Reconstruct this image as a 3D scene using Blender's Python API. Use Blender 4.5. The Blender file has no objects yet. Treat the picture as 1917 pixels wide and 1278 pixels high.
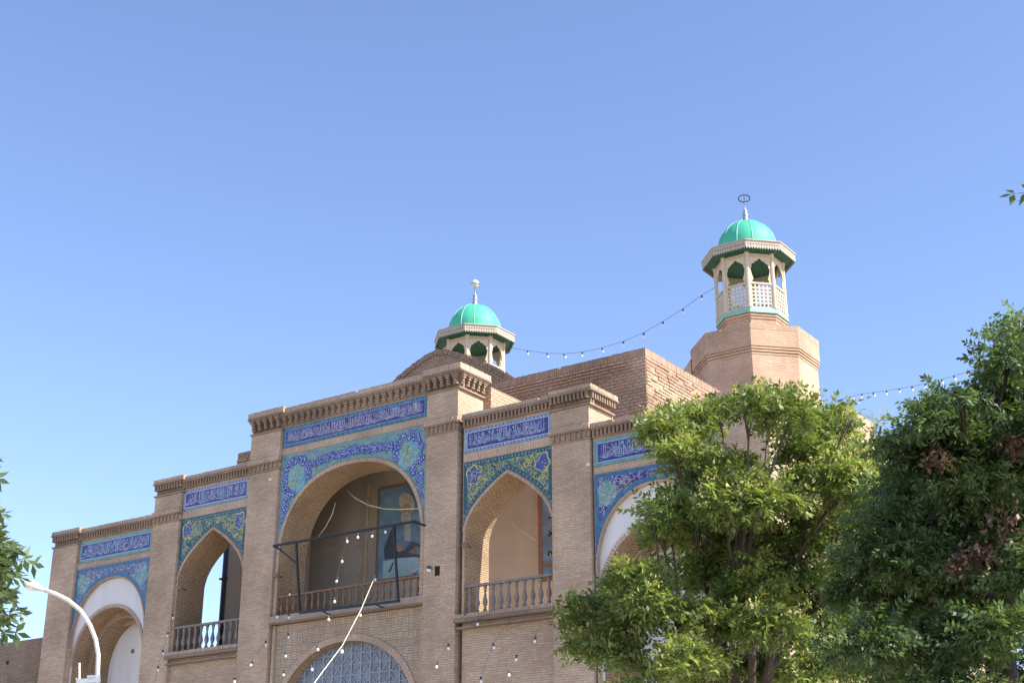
import bpy, math, random
import numpy as np
from mathutils import Vector, Matrix

# ------------------------------------------------------------------ scene, camera, sky, sun
S = bpy.context.scene
COL = S.collection
random.seed(7)
R_ = math.radians
S.view_settings.view_transform = 'Standard'
S.view_settings.look = 'None'
S.view_settings.gamma = 1.0
S.view_settings.use_curve_mapping = False
S.cycles.use_denoising = True
S.cycles.denoising_prefilter = 'ACCURATE'
S.view_settings.exposure = 0.98

F_PX, CX, CY = 2662.0, 958.5, 639.0          # the photograph is 1917 x 1278
PITCH, YAW = R_(21.15), R_(34.9)
CAM = Vector((27.5, -31.0, 1.6))
cd = bpy.data.cameras.new('camera')
cd.sensor_width = 36.0
cd.lens = 36.0 * F_PX / 1917.0
cd.clip_end = 5000.0
cam = bpy.data.objects.new('camera', cd)
COL.objects.link(cam)
cam.location = CAM
cam.rotation_euler = (math.pi / 2 + PITCH, 0, YAW)
S.camera = cam

SUN_AZ, SUN_EL = R_(10.0), R_(42.0)           # azimuth from +x (along the facade) towards +y (behind it)
w = bpy.data.worlds.new('World')
S.world = w
w.use_nodes = True
nt = w.node_tree
nt.nodes.clear()
sky = nt.nodes.new('ShaderNodeTexSky')
sky.sky_type = 'NISHITA'
sky.sun_disc = False
sky.sun_elevation = SUN_EL
sky.sun_rotation = math.pi / 2 - SUN_AZ
sky.altitude = 900.0
sky.air_density = 1.0
sky.dust_density = 0.7
sky.ozone_density = 3.5
bg = nt.nodes.new('ShaderNodeBackground')
bg.inputs['Strength'].default_value = 0.15
wo = nt.nodes.new('ShaderNodeOutputWorld')
tint = nt.nodes.new('ShaderNodeMix')         # slight violet cast of the photograph, the same over the whole sky
tint.data_type = 'RGBA'
tint.blend_type = 'MULTIPLY'
tint.inputs[0].default_value = 1.0
tint.inputs[7].default_value = (1.04, 0.955, 0.985, 1)
nt.links.new(sky.outputs[0], tint.inputs[6])
nt.links.new(tint.outputs[2], bg.inputs[0])
nt.links.new(bg.outputs[0], wo.inputs[0])

sl = bpy.data.lights.new('sun', 'SUN')
sl.energy = 4.9
sl.angle = R_(0.53)
sl.color = (1.0, 0.93, 0.82)
so = bpy.data.objects.new('sun', sl)
COL.objects.link(so)
sdir = Vector((math.cos(SUN_EL) * math.cos(SUN_AZ), math.cos(SUN_EL) * math.sin(SUN_AZ), math.sin(SUN_EL)))
so.rotation_euler = (-sdir).to_track_quat('-Z', 'Y').to_euler()
so.location = (60, 20, 60)

# ------------------------------------------------------------------ pixel -> place
_fw = Vector((-math.sin(YAW) * math.cos(PITCH), math.cos(YAW) * math.cos(PITCH), math.sin(PITCH)))
_rt = Vector((math.cos(YAW), math.sin(YAW), 0))
_up = _rt.cross(_fw)


def ray(px, py):
    return _fw + _rt * ((px - CX) / F_PX) - _up * ((py - CY) / F_PX)


def atY(px, py, Y=0.0):                      # on the plane y = Y (parallel to the facade)
    d = ray(px, py)
    return CAM + d * ((Y - CAM.y) / d.y)


def atD(px, py, D):                          # at horizontal distance D from the camera
    d = ray(px, py)
    return CAM + d * (D / math.hypot(d.x, d.y))


# ------------------------------------------------------------------ materials
def new_mat(name):
    m = bpy.data.materials.new(name)
    m.use_nodes = True
    t = m.node_tree
    for n in list(t.nodes):
        t.nodes.remove(n)
    out = t.nodes.new('ShaderNodeOutputMaterial')
    b = t.nodes.new('ShaderNodeBsdfPrincipled')
    t.links.new(b.outputs[0], out.inputs[0])
    return m, t, b, out


def c4(c):
    return (c[0], c[1], c[2], 1.0)


def ramp(t, fac, stops):
    r = t.nodes.new('ShaderNodeValToRGB')
    e = r.color_ramp.elements
    e[0].position, e[0].color = stops[0][0], c4(stops[0][1])
    e[1].position, e[1].color = stops[-1][0], c4(stops[-1][1])
    for p, c in stops[1:-1]:
        k = e.new(p)
        k.color = c4(c)
    t.links.new(fac, r.inputs[0])
    return r.outputs[0]


def noise(t, vec, scale, detail=4.0, rough=0.55):
    n = t.nodes.new('ShaderNodeTexNoise')
    n.inputs['Scale'].default_value = scale
    n.inputs['Detail'].default_value = detail
    n.inputs['Roughness'].default_value = rough
    if vec is not None:
        t.links.new(vec, n.inputs['Vector'])
    return n.outputs['Fac']


def mix(t, fac, a, b, mode='MIX'):
    m = t.nodes.new('ShaderNodeMix')
    m.data_type = 'RGBA'
    m.blend_type = mode
    for s, v in ((0, fac), (6, a), (7, b)):
        if isinstance(v, (int, float)):
            m.inputs[s].default_value = v
        elif isinstance(v, tuple):
            m.inputs[s].default_value = c4(v)
        else:
            t.links.new(v, m.inputs[s])
    return m.outputs[2]


def bump(t, b, h, strength, dist=0.01):
    n = t.nodes.new('ShaderNodeBump')
    n.inputs['Strength'].default_value = strength
    n.inputs['Distance'].default_value = dist
    t.links.new(h, n.inputs['Height'])
    t.links.new(n.outputs[0], b.inputs['Normal'])


def brick_mat(name, c1, c2, mortar, bw=0.235, rh=0.064, ms=0.011, rough=0.9, stain=(0.75, 0.72, 0.68), bstr=0.7, bdist=0.012,
              smooth=0.15):
    m, t, b, out = new_mat(name)
    uv = t.nodes.new('ShaderNodeUVMap')
    geo = t.nodes.new('ShaderNodeNewGeometry')
    # slightly wavy courses
    wn = t.nodes.new('ShaderNodeTexNoise')
    wn.inputs['Scale'].default_value = 2.6
    wn.inputs['Detail'].default_value = 2
    t.links.new(geo.outputs['Position'], wn.inputs['Vector'])
    add = t.nodes.new('ShaderNodeVectorMath')
    add.operation = 'MULTIPLY_ADD'
    add.inputs[1].default_value = (0.25, 0.045, 0.0)
    t.links.new(wn.outputs['Color'], add.inputs[0])
    t.links.new(uv.outputs[0], add.inputs[2])
    br = t.nodes.new('ShaderNodeTexBrick')
    br.offset = 0.5
    br.inputs['Color1'].default_value = c4(c1)
    br.inputs['Color2'].default_value = c4(c2)
    br.inputs['Mortar'].default_value = c4(mortar)
    br.inputs['Scale'].default_value = 1.0
    br.inputs['Mortar Size'].default_value = ms
    br.inputs['Mortar Smooth'].default_value = smooth
    br.inputs['Bias'].default_value = -0.1
    br.inputs['Brick Width'].default_value = bw
    br.inputs['Row Height'].default_value = rh
    t.links.new(add.outputs[0], br.inputs['Vector'])
    n1 = noise(t, geo.outputs['Position'], 0.55, 5, 0.6)
    n2 = noise(t, geo.outputs['Position'], 9.0, 4, 0.6)
    n3 = noise(t, geo.outputs['Position'], 2.3, 6, 0.7)
    col = mix(t, 1.0, br.outputs['Color'], ramp(t, n1, [(0.35, stain), (0.62, (1.08, 1.06, 1.03))]), 'MULTIPLY')
    col = mix(t, 1.0, col, ramp(t, n2, [(0.3, (0.9, 0.89, 0.88)), (0.7, (1.07, 1.06, 1.05))]), 'MULTIPLY')
    col = mix(t, ramp(t, n3, [(0.62, (0, 0, 0)), (0.74, (0.45, 0.45, 0.45))]), col, (mortar[0] * 1.05, mortar[1] * 1.05, mortar[2] * 1.05))
    t.links.new(col, b.inputs['Base Color'])
    b.inputs['Roughness'].default_value = rough
    inv = t.nodes.new('ShaderNodeMath')
    inv.operation = 'SUBTRACT'
    inv.inputs[0].default_value = 1.0
    t.links.new(br.outputs['Fac'], inv.inputs[1])
    mul = t.nodes.new('ShaderNodeMath')
    mul.operation = 'MULTIPLY_ADD'
    t.links.new(n2, mul.inputs[0])
    mul.inputs[1].default_value = 0.2
    t.links.new(inv.outputs[0], mul.inputs[2])
    bump(t, b, mul.outputs[0], bstr, bdist)
    return m


def plain_mat(name, c, rough=0.6, metal=0.0, var=0.15, scale=6.0, bstr=0.15, streak=False):
    m, t, b, out = new_mat(name)
    geo = t.nodes.new('ShaderNodeNewGeometry')
    v = geo.outputs['Position']
    if streak:
        mp = t.nodes.new('ShaderNodeMapping')
        mp.inputs['Scale'].default_value = (1, 1, 0.12)
        t.links.new(v, mp.inputs[0])
        v = mp.outputs[0]
    n = noise(t, v, scale, 5, 0.6)
    col = ramp(t, n, [(0.3, tuple(x * (1 - var) for x in c)), (0.7, tuple(min(1, x * (1 + var)) for x in c))])
    t.links.new(col, b.inputs['Base Color'])
    b.inputs['Roughness'].default_value = rough
    b.inputs['Metallic'].default_value = metal
    if bstr:
        bump(t, b, n, bstr, 0.01)
    return m


def tile_mat(name, c, c2, scale=9.0, rough=0.3, tile=0.2):
    # glazed tiles: colour drifts a little from tile to tile, thin grey joints
    m, t, b, out = new_mat(name)
    uv = t.nodes.new('ShaderNodeUVMap')
    geo = t.nodes.new('ShaderNodeNewGeometry')
    br = t.nodes.new('ShaderNodeTexBrick')
    br.offset = 0.0
    br.inputs['Color1'].default_value = (0.92, 0.92, 0.92, 1)
    br.inputs['Color2'].default_value = (1.08, 1.08, 1.08, 1)
    br.inputs['Mortar'].default_value = (0.6, 0.6, 0.55, 1)
    br.inputs['Scale'].default_value = 1.0
    br.inputs['Mortar Size'].default_value = 0.004
    br.inputs['Brick Width'].default_value = tile
    br.inputs['Row Height'].default_value = tile
    t.links.new(uv.outputs[0], br.inputs['Vector'])
    n = noise(t, geo.outputs['Position'], scale, 4, 0.6)
    col = ramp(t, n, [(0.38, c), (0.62, c2)])
    col = mix(t, 1.0, col, br.outputs['Color'], 'MULTIPLY')
    t.links.new(col, b.inputs['Base Color'])
    b.inputs['Roughness'].default_value = rough
    bump(t, b, n, 0.12, 0.01)
    return m


def basket_mat(name, c1, c2, mortar):
    # bricks laid in small upright and lying groups
    m, t, b, out = new_mat(name)
    uv = t.nodes.new('ShaderNodeUVMap')
    geo = t.nodes.new('ShaderNodeNewGeometry')

    def br(rot):
        mp = t.nodes.new('ShaderNodeMapping')
        mp.inputs['Rotation'].default_value = (0, 0, rot)
        t.links.new(uv.outputs[0], mp.inputs[0])
        k = t.nodes.new('ShaderNodeTexBrick')
        k.offset = 0.0
        k.inputs['Color1'].default_value = c4(c1)
        k.inputs['Color2'].default_value = c4(c2)
        k.inputs['Mortar'].default_value = c4(mortar)
        k.inputs['Scale'].default_value = 1.0
        k.inputs['Mortar Size'].default_value = 0.01
        k.inputs['Brick Width'].default_value = 0.21
        k.inputs['Row Height'].default_value = 0.07
        t.links.new(mp.outputs[0], k.inputs['Vector'])
        return k
    ck = t.nodes.new('ShaderNodeTexChecker')
    ck.inputs['Scale'].default_value = 1 / 0.21
    t.links.new(uv.outputs[0], ck.inputs['Vector'])
    a, d = br(0), br(math.pi / 2)
    col = mix(t, ck.outputs['Fac'], a.outputs['Color'], d.outputs['Color'])
    n = noise(t, geo.outputs['Position'], 1.2, 5)
    col = mix(t, 1.0, col, ramp(t, n, [(0.3, (0.8, 0.8, 0.8)), (0.7, (1.1, 1.08, 1.05))]), 'MULTIPLY')
    t.links.new(col, b.inputs['Base Color'])
    f = mix(t, ck.outputs['Fac'], a.outputs['Fac'], d.outputs['Fac'])
    iv = t.nodes.new('ShaderNodeInvert')
    t.links.new(f, iv.inputs['Color'])
    bump(t, b, iv.outputs[0], 0.6, 0.012)
    b.inputs['Roughness'].default_value = 0.9
    return m


def leaf_mat(name, dark, light, trans):
    m, t, b, out = new_mat(name)
    at = t.nodes.new('ShaderNodeAttribute')
    at.attribute_name = 'tint'
    col = ramp(t, at.outputs['Fac'], [(0.0, dark), (0.75, light), (1.0, tuple(min(1, x * 1.25) for x in light))])
    t.links.new(col, b.inputs['Base Color'])
    b.inputs['Roughness'].default_value = 0.5
    tr = t.nodes.new('ShaderNodeBsdfTranslucent')
    tc = mix(t, 1.0, col, trans, 'MULTIPLY')
    t.links.new(tc, tr.inputs[0])
    ms = t.nodes.new('ShaderNodeMixShader')
    ms.inputs[0].default_value = 0.38
    t.links.new(b.outputs[0], ms.inputs[1])
    t.links.new(tr.outputs[0], ms.inputs[2])
    t.links.new(ms.outputs[0], out.inputs[0])
    return m


M = {}
M['brick'] = brick_mat('buff brick', (0.53, 0.415, 0.305), (0.45, 0.315, 0.23), (0.37, 0.295, 0.23), ms=0.012, smooth=0.5, bw=0.27)
M['brick_red'] = brick_mat('weathered reddish brick', (0.55, 0.375, 0.265), (0.46, 0.29, 0.20), (0.30, 0.21, 0.155), rh=0.098, ms=0.02, bw=0.26,
                           bstr=1.0, bdist=0.03)
M['brick_tower'] = brick_mat('pinkish tower brick', (0.58, 0.40, 0.29), (0.50, 0.33, 0.235), (0.42, 0.295, 0.215), ms=0.010)
M['brick_soffit'] = brick_mat('ochre soffit brick', (0.54, 0.385, 0.235), (0.44, 0.30, 0.18), (0.25, 0.185, 0.125), ms=0.016, bstr=1.0, bdist=0.02)
M['brick_dark'] = brick_mat('sooty cornice and shaded wall brick', (0.34, 0.25, 0.185), (0.26, 0.19, 0.145), (0.17, 0.135, 0.105), bw=0.4)  # soot on the cornices; on the boundary wall it stands for shade
M['brick_band'] = brick_mat('upright band brick', (0.42, 0.31, 0.225), (0.36, 0.26, 0.19), (0.54, 0.47, 0.39), bw=0.075, rh=0.235, ms=0.009)
M['brick_band_red'] = brick_mat('upright reddish brick', (0.45, 0.31, 0.225), (0.36, 0.235, 0.165), (0.25, 0.18, 0.14), bw=0.075, rh=0.5, ms=0.012)
M['voussoir'] = brick_mat('striped voussoir brick', (0.40, 0.235, 0.165), (0.33, 0.19, 0.135), (0.50, 0.45, 0.39), bw=0.085, rh=0.4, ms=0.024, smooth=0.1)
M['gable_brick'] = brick_mat('grey rough gable brick', (0.42, 0.32, 0.24), (0.31, 0.235, 0.18), (0.20, 0.155, 0.12), ms=0.02, bw=0.22, rh=0.08, bstr=1.0, bdist=0.03)
M['basket'] = basket_mat('basket weave brick', (0.46, 0.365, 0.27), (0.37, 0.285, 0.205), (0.22, 0.175, 0.135))
M['white_plaster'] = plain_mat('white plaster', (0.62, 0.61, 0.61), 0.85, var=0.10, scale=1.6, bstr=0.12, streak=True)
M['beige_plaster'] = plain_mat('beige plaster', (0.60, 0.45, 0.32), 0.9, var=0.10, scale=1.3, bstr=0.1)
M['grey_plaster'] = plain_mat('grey and shaded plaster', (0.36, 0.315, 0.255), 0.9, var=0.14, scale=1.1, bstr=0.1, streak=True)
M['ochre'] = plain_mat('ochre paint', (0.42, 0.32, 0.21), 0.8)
M['stone'] = plain_mat('pale cap stone', (0.56, 0.50, 0.42), 0.85)
M['ledge'] = plain_mat('ledge mortar', (0.33, 0.27, 0.21), 0.9)
M['wood'] = plain_mat('grey baluster paint', (0.20, 0.175, 0.155), 0.7, var=0.3, scale=12)
M['wood_brown'] = plain_mat('worn brown timber', (0.20, 0.12, 0.07), 0.7, var=0.3, scale=12)
M['metal_dark'] = plain_mat('dark metal', (0.02, 0.022, 0.03), 0.5, 0.3, var=0.2)
M['cobalt'] = tile_mat('cobalt glaze', (0.026, 0.024, 0.15), (0.045, 0.04, 0.22))
M['cobalt_mid'] = tile_mat('mid cobalt glaze', (0.035, 0.055, 0.26), (0.065, 0.10, 0.34), 14)
M['turq'] = tile_mat('turquoise glaze', (0.105, 0.225, 0.25), (0.19, 0.285, 0.26), 5)
M['cyan'] = tile_mat('cyan glaze', (0.09, 0.29, 0.37), (0.15, 0.36, 0.39), 8)
M['petrol'] = tile_mat('petrol border glaze', (0.025, 0.11, 0.21), (0.05, 0.165, 0.27), 10)
M['teal_dark'] = tile_mat('dark teal glaze', (0.013, 0.055, 0.085), (0.03, 0.09, 0.115), 10)
M['pale_blue'] = tile_mat('pale blue border glaze', (0.20, 0.265, 0.345), (0.28, 0.34, 0.39), 9)
M['sage'] = tile_mat('sage border glaze', (0.09, 0.23, 0.22), (0.15, 0.29, 0.26), 7)
M['blue_ground'] = tile_mat('blue ground glaze', (0.045, 0.07, 0.23), (0.08, 0.13, 0.29), 9)
M['green_ground'] = tile_mat('green ground glaze', (0.075, 0.17, 0.15), (0.17, 0.25, 0.15), 12)
M['yellow_tile'] = plain_mat('yellow glaze', (0.48, 0.42, 0.12), 0.35, bstr=0)
M['white_tile'] = plain_mat('lavender white glaze', (0.40, 0.42, 0.58), 0.35, bstr=0)
M['ochre_tile'] = plain_mat('ochre glaze', (0.42, 0.33, 0.20), 0.35, bstr=0)
M['navy'] = plain_mat('navy glaze', (0.02, 0.03, 0.15), 0.35, bstr=0)
M['dome_green'] = plain_mat('green dome paint', (0.055, 0.40, 0.26), 0.62, var=0.12, scale=2.5, bstr=0.04)
M['rib_green'] = plain_mat('pale rib paint', (0.25, 0.55, 0.42), 0.5, var=0.1)
M['mint'] = plain_mat('mint trim paint', (0.24, 0.44, 0.34), 0.6, var=0.2, scale=8)
M['dark_green'] = plain_mat('dark green lining', (0.012, 0.085, 0.052), 0.7, var=0.35, scale=5)
M['cream'] = plain_mat('cream painted timber', (0.54, 0.455, 0.335), 0.65, var=0.12, scale=9)
M['fascia'] = plain_mat('weathered fascia timber', (0.40, 0.345, 0.28), 0.75, var=0.15, scale=9)
M['hole'] = plain_mat('dark hole', (0.01, 0.01, 0.01), 0.9, bstr=0)
M['steel'] = plain_mat('grey finial metal', (0.33, 0.35, 0.38), 0.45, 0.5)
M['lamp_white'] = plain_mat('white lamp paint', (0.60, 0.58, 0.53), 0.35, var=0.05)
M['glass_white'] = plain_mat('milky bulb glass', (0.78, 0.78, 0.80), 0.15, var=0.02, bstr=0)
M['cable_cream'] = plain_mat('cream cable', (0.62, 0.60, 0.46), 0.6, bstr=0)
M['wire'] = plain_mat('dark wire', (0.05, 0.05, 0.055), 0.6, bstr=0)
M['pipe_blue'] = plain_mat('dark blue pipe paint', (0.018, 0.026, 0.055), 0.5)
M['lattice_glass'] = plain_mat('dusty window glass', (0.16, 0.19, 0.235), 0.35, var=0.25, scale=4)
M['lattice_bar'] = plain_mat('pale window lattice', (0.30, 0.33, 0.38), 0.6)
M['bark'] = plain_mat('grey brown bark', (0.10, 0.08, 0.062), 0.9, var=0.35, scale=14, bstr=0.6)
M['bark_dark'] = plain_mat('dark bark', (0.045, 0.036, 0.03), 0.9, var=0.35, scale=14, bstr=0.6)
M['leaf'] = leaf_mat('rain tree leaf', (0.07, 0.115, 0.03), (0.28, 0.34, 0.10), (1.3, 1.3, 0.65))
M['leaf_dark'] = leaf_mat('dark leaf', (0.04, 0.075, 0.03), (0.155, 0.215, 0.08), (1.15, 1.25, 0.6))
M['leaf_blue'] = leaf_mat('grey green leaf', (0.06, 0.10, 0.045), (0.17, 0.23, 0.10), (1.2, 1.2, 0.7))
M['flower'] = leaf_mat('yellow flower spray', (0.36, 0.34, 0.10), (0.55, 0.50, 0.17), (1, 1, 0.7))
M['seed'] = leaf_mat('rusty seed pods', (0.10, 0.06, 0.045), (0.19, 0.115, 0.085), (1, 0.8, 0.6))
M['paving'] = brick_mat('pale paving', (0.50, 0.44, 0.365), (0.44, 0.39, 0.325), (0.34, 0.30, 0.25), bw=0.6, rh=0.4, ms=0.01)


# ------------------------------------------------------------------ mesh helpers
class MB:
    def __init__(self):
        self.v, self.f, self.uv = [], [], []

    def face(self, pts, uv=None):
        i = len(self.v)
        self.v.extend([tuple(p) for p in pts])
        self.f.append(tuple(range(i, i + len(pts))))
        self.uv.append(uv)

    def box(self, x0, x1, y0, y1, z0, z1):
        a = [(x0, y0, z0), (x1, y0, z0), (x1, y1, z0), (x0, y1, z0), (x0, y0, z1), (x1, y0, z1), (x1, y1, z1), (x0, y1, z1)]
        for q in ((0, 1, 5, 4), (1, 2, 6, 5), (2, 3, 7, 6), (3, 0, 4, 7), (4, 5, 6, 7), (3, 2, 1, 0)):
            self.face([a[k] for k in q])
        return self

    def bar(self, p, q, wdt, h=None):        # square bar between two points
        p, q = Vector(p), Vector(q)
        h = h or wdt
        d = (q - p).normalized()
        s = d.cross(Vector((0, 0, 1)))
        if s.length < 1e-3:
            s = Vector((1, 0, 0))
        s.normalize()
        n = s.cross(d)
        s, n = s * wdt / 2, n * h / 2
        a = [p - s - n, p + s - n, p + s + n, p - s + n]
        c = [x + (q - p) for x in a]
        for k in range(4):
            l = (k + 1) % 4
            self.face([a[k], a[l], c[l], c[k]])
        self.face(a[::-1])
        self.face(c)
        return self

    def tube(self, pts, rad, n=8, cap=True):
        pts = [Vector(p) for p in pts]
        if isinstance(rad, (int, float)):
            rad = [rad] * len(pts)
        ref = Vector((0.31, 0.77, 0.55)).normalized()
        rings = []
        for k, p in enumerate(pts):
            d = (pts[min(k + 1, len(pts) - 1)] - pts[max(k - 1, 0)]).normalized()
            a = d.cross(ref)
            if a.length < 1e-3:
                a = d.cross(Vector((1, 0, 0)))
            a.normalize()
            b = d.cross(a)
            rings.append([p + (a * math.cos(2 * math.pi * j / n) + b * math.sin(2 * math.pi * j / n)) * rad[k] for j in range(n)])
        base = len(self.v)
        for r in rings:
            self.v.extend([tuple(x) for x in r])
        for k in range(len(rings) - 1):
            for j in range(n):
                j2 = (j + 1) % n
                self.f.append((base + k * n + j2, base + k * n + j, base + (k + 1) * n + j, base + (k + 1) * n + j2))
                self.uv.append(None)
        if cap:
            self.f.append(tuple(base + j for j in range(n)))
            self.uv.append(None)
            self.f.append(tuple(base + (len(rings) - 1) * n + j for j in reversed(range(n))))
            self.uv.append(None)
        return self

    def lathe(self, prof, cx=0, cy=0, n=16, cap=True):   # prof: list of (r, z)
        base = len(self.v)
        for r, z in prof:
            for j in range(n):
                a = 2 * math.pi * j / n
                self.v.append((cx + r * math.cos(a), cy + r * math.sin(a), z))
        for k in range(len(prof) - 1):
            for j in range(n):
                j2 = (j + 1) % n
                self.f.append((base + k * n + j, base + k * n + j2, base + (k + 1) * n + j2, base + (k + 1) * n + j))
                self.uv.append(None)
        if cap:
            self.f.append(tuple(base + j for j in reversed(range(n))))
            self.uv.append(None)
            self.f.append(tuple(base + (len(prof) - 1) * n + j for j in range(n)))
            self.uv.append(None)
        return self

    def mesh(self, name, smooth=False):
        me = bpy.data.meshes.new(name)
        me.from_pydata(self.v, [], self.f)
        lay = me.uv_layers.new(name='UVMap')
        co = self.v
        li = 0
        data = np.zeros(len(me.loops) * 2, dtype=np.float32)
        for fi, f in enumerate(self.f):
            u = self.uv[fi]
            if u is None:
                n = me.polygons[fi].normal
                if abs(n.z) < 0.92:
                    tx, ty = -n.y, n.x
                    l = math.hypot(tx, ty) or 1
                    tx, ty = tx / l, ty / l
                    u = [(co[k][0] * tx + co[k][1] * ty, co[k][2]) for k in f]
                else:
                    u = [(co[k][0], co[k][1]) for k in f]
            for a, b in u:
                data[li] = a
                data[li + 1] = b
                li += 2
        lay.data.foreach_set('uv', data)
        if smooth:
            me.polygons.foreach_set('use_smooth', [True] * len(me.polygons))
        return me

    def build(self, name, mat, parent=None, smooth=False):
        me = self.mesh(name, smooth)
        return add(name, me, mat, parent)


def add(name, me, mat, parent=None, loc=None):
    if mat is not None and not me.materials:
        me.materials.append(M[mat] if isinstance(mat, str) else mat)
    o = bpy.data.objects.new(name, me)
    COL.objects.link(o)
    if loc is not None:
        o.location = loc
    if parent is not None:
        o.parent = parent
        if parent.type == 'EMPTY':
            o.matrix_parent_inverse = Matrix.Translation(parent.location).inverted()
        elif parent.location.length > 0:
            o.matrix_parent_inverse = Matrix.Translation(parent.location).inverted()
    return o


def tag(o, label, cat, group=None, kind=None):
    o['label'] = label
    o['category'] = cat
    if group:
        o['group'] = group
    if kind:
        o['kind'] = kind
    return o


def thing(name, loc, label, cat, group=None):
    o = bpy.data.objects.new(name, None)
    o.empty_display_size = 0.5
    COL.objects.link(o)
    o.location = loc
    return tag(o, label, cat, group)


SMALL = ('lettering', 'thin_lettering', 'border_rosettes', 'tile_tendrils', 'tile_blossoms', 'blossom_hearts', 'seed_clusters', 'chalk_marks', 'painted_letters',
         'upright_brick_course', 'brick_rim', 'flower_sprays', 'pierced_holes', 'dentil_strip', 'tile_border', 'border_line')


def struct(o):
    o['kind'] = 'structure'
    return o


# ------------------------------------------------------------------ arches (half profile: (half width, z), rising to the apex)
def superarch(a, z0, h, e, zb, n=26):
    pts = [(a, zb)] if zb < z0 else []
    for k in range(n + 1):
        th = (math.pi / 2) * k / n
        x = a * math.cos(th) ** (2 / e) if k < n else 0.0
        z = z0 + h * math.sin(th) ** (2 / e)
        pts.append((x, z))
    return pts


def wat(prof, z):                            # half width of the opening at height z
    if z <= prof[0][1]:
        return prof[0][0]
    for (w0, z0), (w1, z1) in zip(prof, prof[1:]):
        if z <= z1:
            return w0 + (w1 - w0) * (z - z0) / max(1e-6, z1 - z0)
    return 0.0


def arch_plate(mb, cx, x0, x1, z0, z1, prof, y):
    """flat wall in the plane y between the rectangle and the arched opening, facing -y"""
    zs = sorted(set([z0, z1] + [z for _, z in prof if z0 < z < z1]))
    apex = prof[-1][1]
    for a, b in zip(zs, zs[1:]):
        if a >= apex - 1e-6:
            mb.face([(x0, y, a), (x1, y, a), (x1, y, b), (x0, y, b)])
            continue
        wa, wb = wat(prof, a), wat(prof, b)
        if cx - wa > x0 + 1e-4 or cx - wb > x0 + 1e-4:
            mb.face([(x0, y, a), (max(x0, cx - wa), y, a), (max(x0, cx - wb), y, b), (x0, y, b)])
        if cx + wa < x1 - 1e-4 or cx + wb < x1 - 1e-4:
            mb.face([(min(x1, cx + wa), y, a), (x1, y, a), (x1, y, b), (min(x1, cx + wb), y, b)])


def arch_soffit(mb, cx, prof, y0, y1):
    left = [(cx - w_, z) for w_, z in prof]
    right = [(cx + w_, z) for w_, z in prof][::-1]
    path = left + right[1:]
    s = 0
    for (xa, za), (xb, zb) in zip(path, path[1:]):
        l = math.hypot(xb - xa, zb - za)
        if l < 1e-5:
            continue
        mb.face([(xa, y0, za), (xb, y0, zb), (xb, y1, zb), (xa, y1, za)][::-1],
                [(y0, s), (y0, s + l), (y1, s + l), (y1, s)][::-1])
        s += l


def arch_ring(mb, cx, inner, wd, y, zmin):
    """ring of voussoirs of width wd round the opening, facing -y; uv runs along the arc"""
    pts = [(-w_, z) for w_, z in inner] + [(w_, z) for w_, z in inner[::-1][1:]]
    pts = [p for p in pts if p[1] >= zmin]
    outp = []
    for k, (x, z) in enumerate(pts):
        a, b = pts[max(0, k - 1)], pts[min(len(pts) - 1, k + 1)]
        tx, tz = b[0] - a[0], b[1] - a[1]
        l = math.hypot(tx, tz) or 1
        outp.append((x - tz / l * wd, z + tx / l * wd))
    s = 0
    for k in range(len(pts) - 1):
        l = math.hypot(pts[k + 1][0] - pts[k][0], pts[k + 1][1] - pts[k][1])
        A, B, C, D = pts[k], pts[k + 1], outp[k + 1], outp[k]
        mb.face([(cx + p[0], y, p[1]) for p in (A, B, C, D)], [(s, 0), (s + l, 0), (s + l, wd), (s, wd)])
        # outer lip
        mb.face([(cx + D[0], y, D[1]), (cx + C[0], y, C[1]), (cx + C[0], y + 0.05, C[1]), (cx + D[0], y + 0.05, D[1])])
        s += l
    return outp


# ------------------------------------------------------------------ ground
g = MB()
g.face([(-600, -400, 0), (600, -400, 0), (600, 900, 0), (-600, 900, 0)])
struct(g.build('ground', 'paving'))

# ------------------------------------------------------------------ the portal: a brick screen wall with five bays and six piers
portal = thing('brick_portal', (0, 0.5, 0), 'wide two-storey brick portal with blue tiled friezes and five arched bays', 'building')
YB = 1.15                                    # back of the screen wall
BAYS = {1: (-12.25, -8.5), 2: (-7.25, -4.2), 3: (-2.92, 2.92), 4: (4.2, 7.25), 5: (8.5, 12.25)}
TOPS = {1: 13.26, 2: 14.32, 3: 15.82, 4: 14.32, 5: 13.26}
FRZ = {1: (12.07, 12.79), 2: (13.17, 13.85), 3: (14.55, 15.2), 4: (13.17, 13.85), 5: (12.07, 12.79)}
SPT = {1: 11.85, 2: 12.9, 3: 14.31, 4: 12.9, 5: 11.85}
CORN = {1: 12.86, 2: 13.93, 3: 15.27, 4: 13.93, 5: 12.86}      # bottom of the cornice

prof3 = superarch(2.74, 10.9, 2.69, 2.3, 9.3)
prof4 = [(1.45, 8.62), (1.45, 10.5), (1.44, 10.9), (1.34, 11.2), (1.17, 11.47), (0.93, 11.72), (0.62, 11.98), (0.3, 12.2), (0.0, 12.37)]
tile4 = [(1.525, 10.85), (1.46, 11.25), (1.29, 11.53), (1.02, 11.81), (0.68, 12.08), (0.33, 12.31), (0.0, 12.5)]
prof1 = superarch(1.80, 9.25, 2.12, 2.15, 0.0)
inner1 = superarch(1.72, 8.6, 1.80, 2.05, 0.0)
inner1b = superarch(1.50, 8.5, 1.66, 2.05, 0.0)
low3 = superarch(2.62, 5.9, 2.42, 2.1, 0.0)

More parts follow.
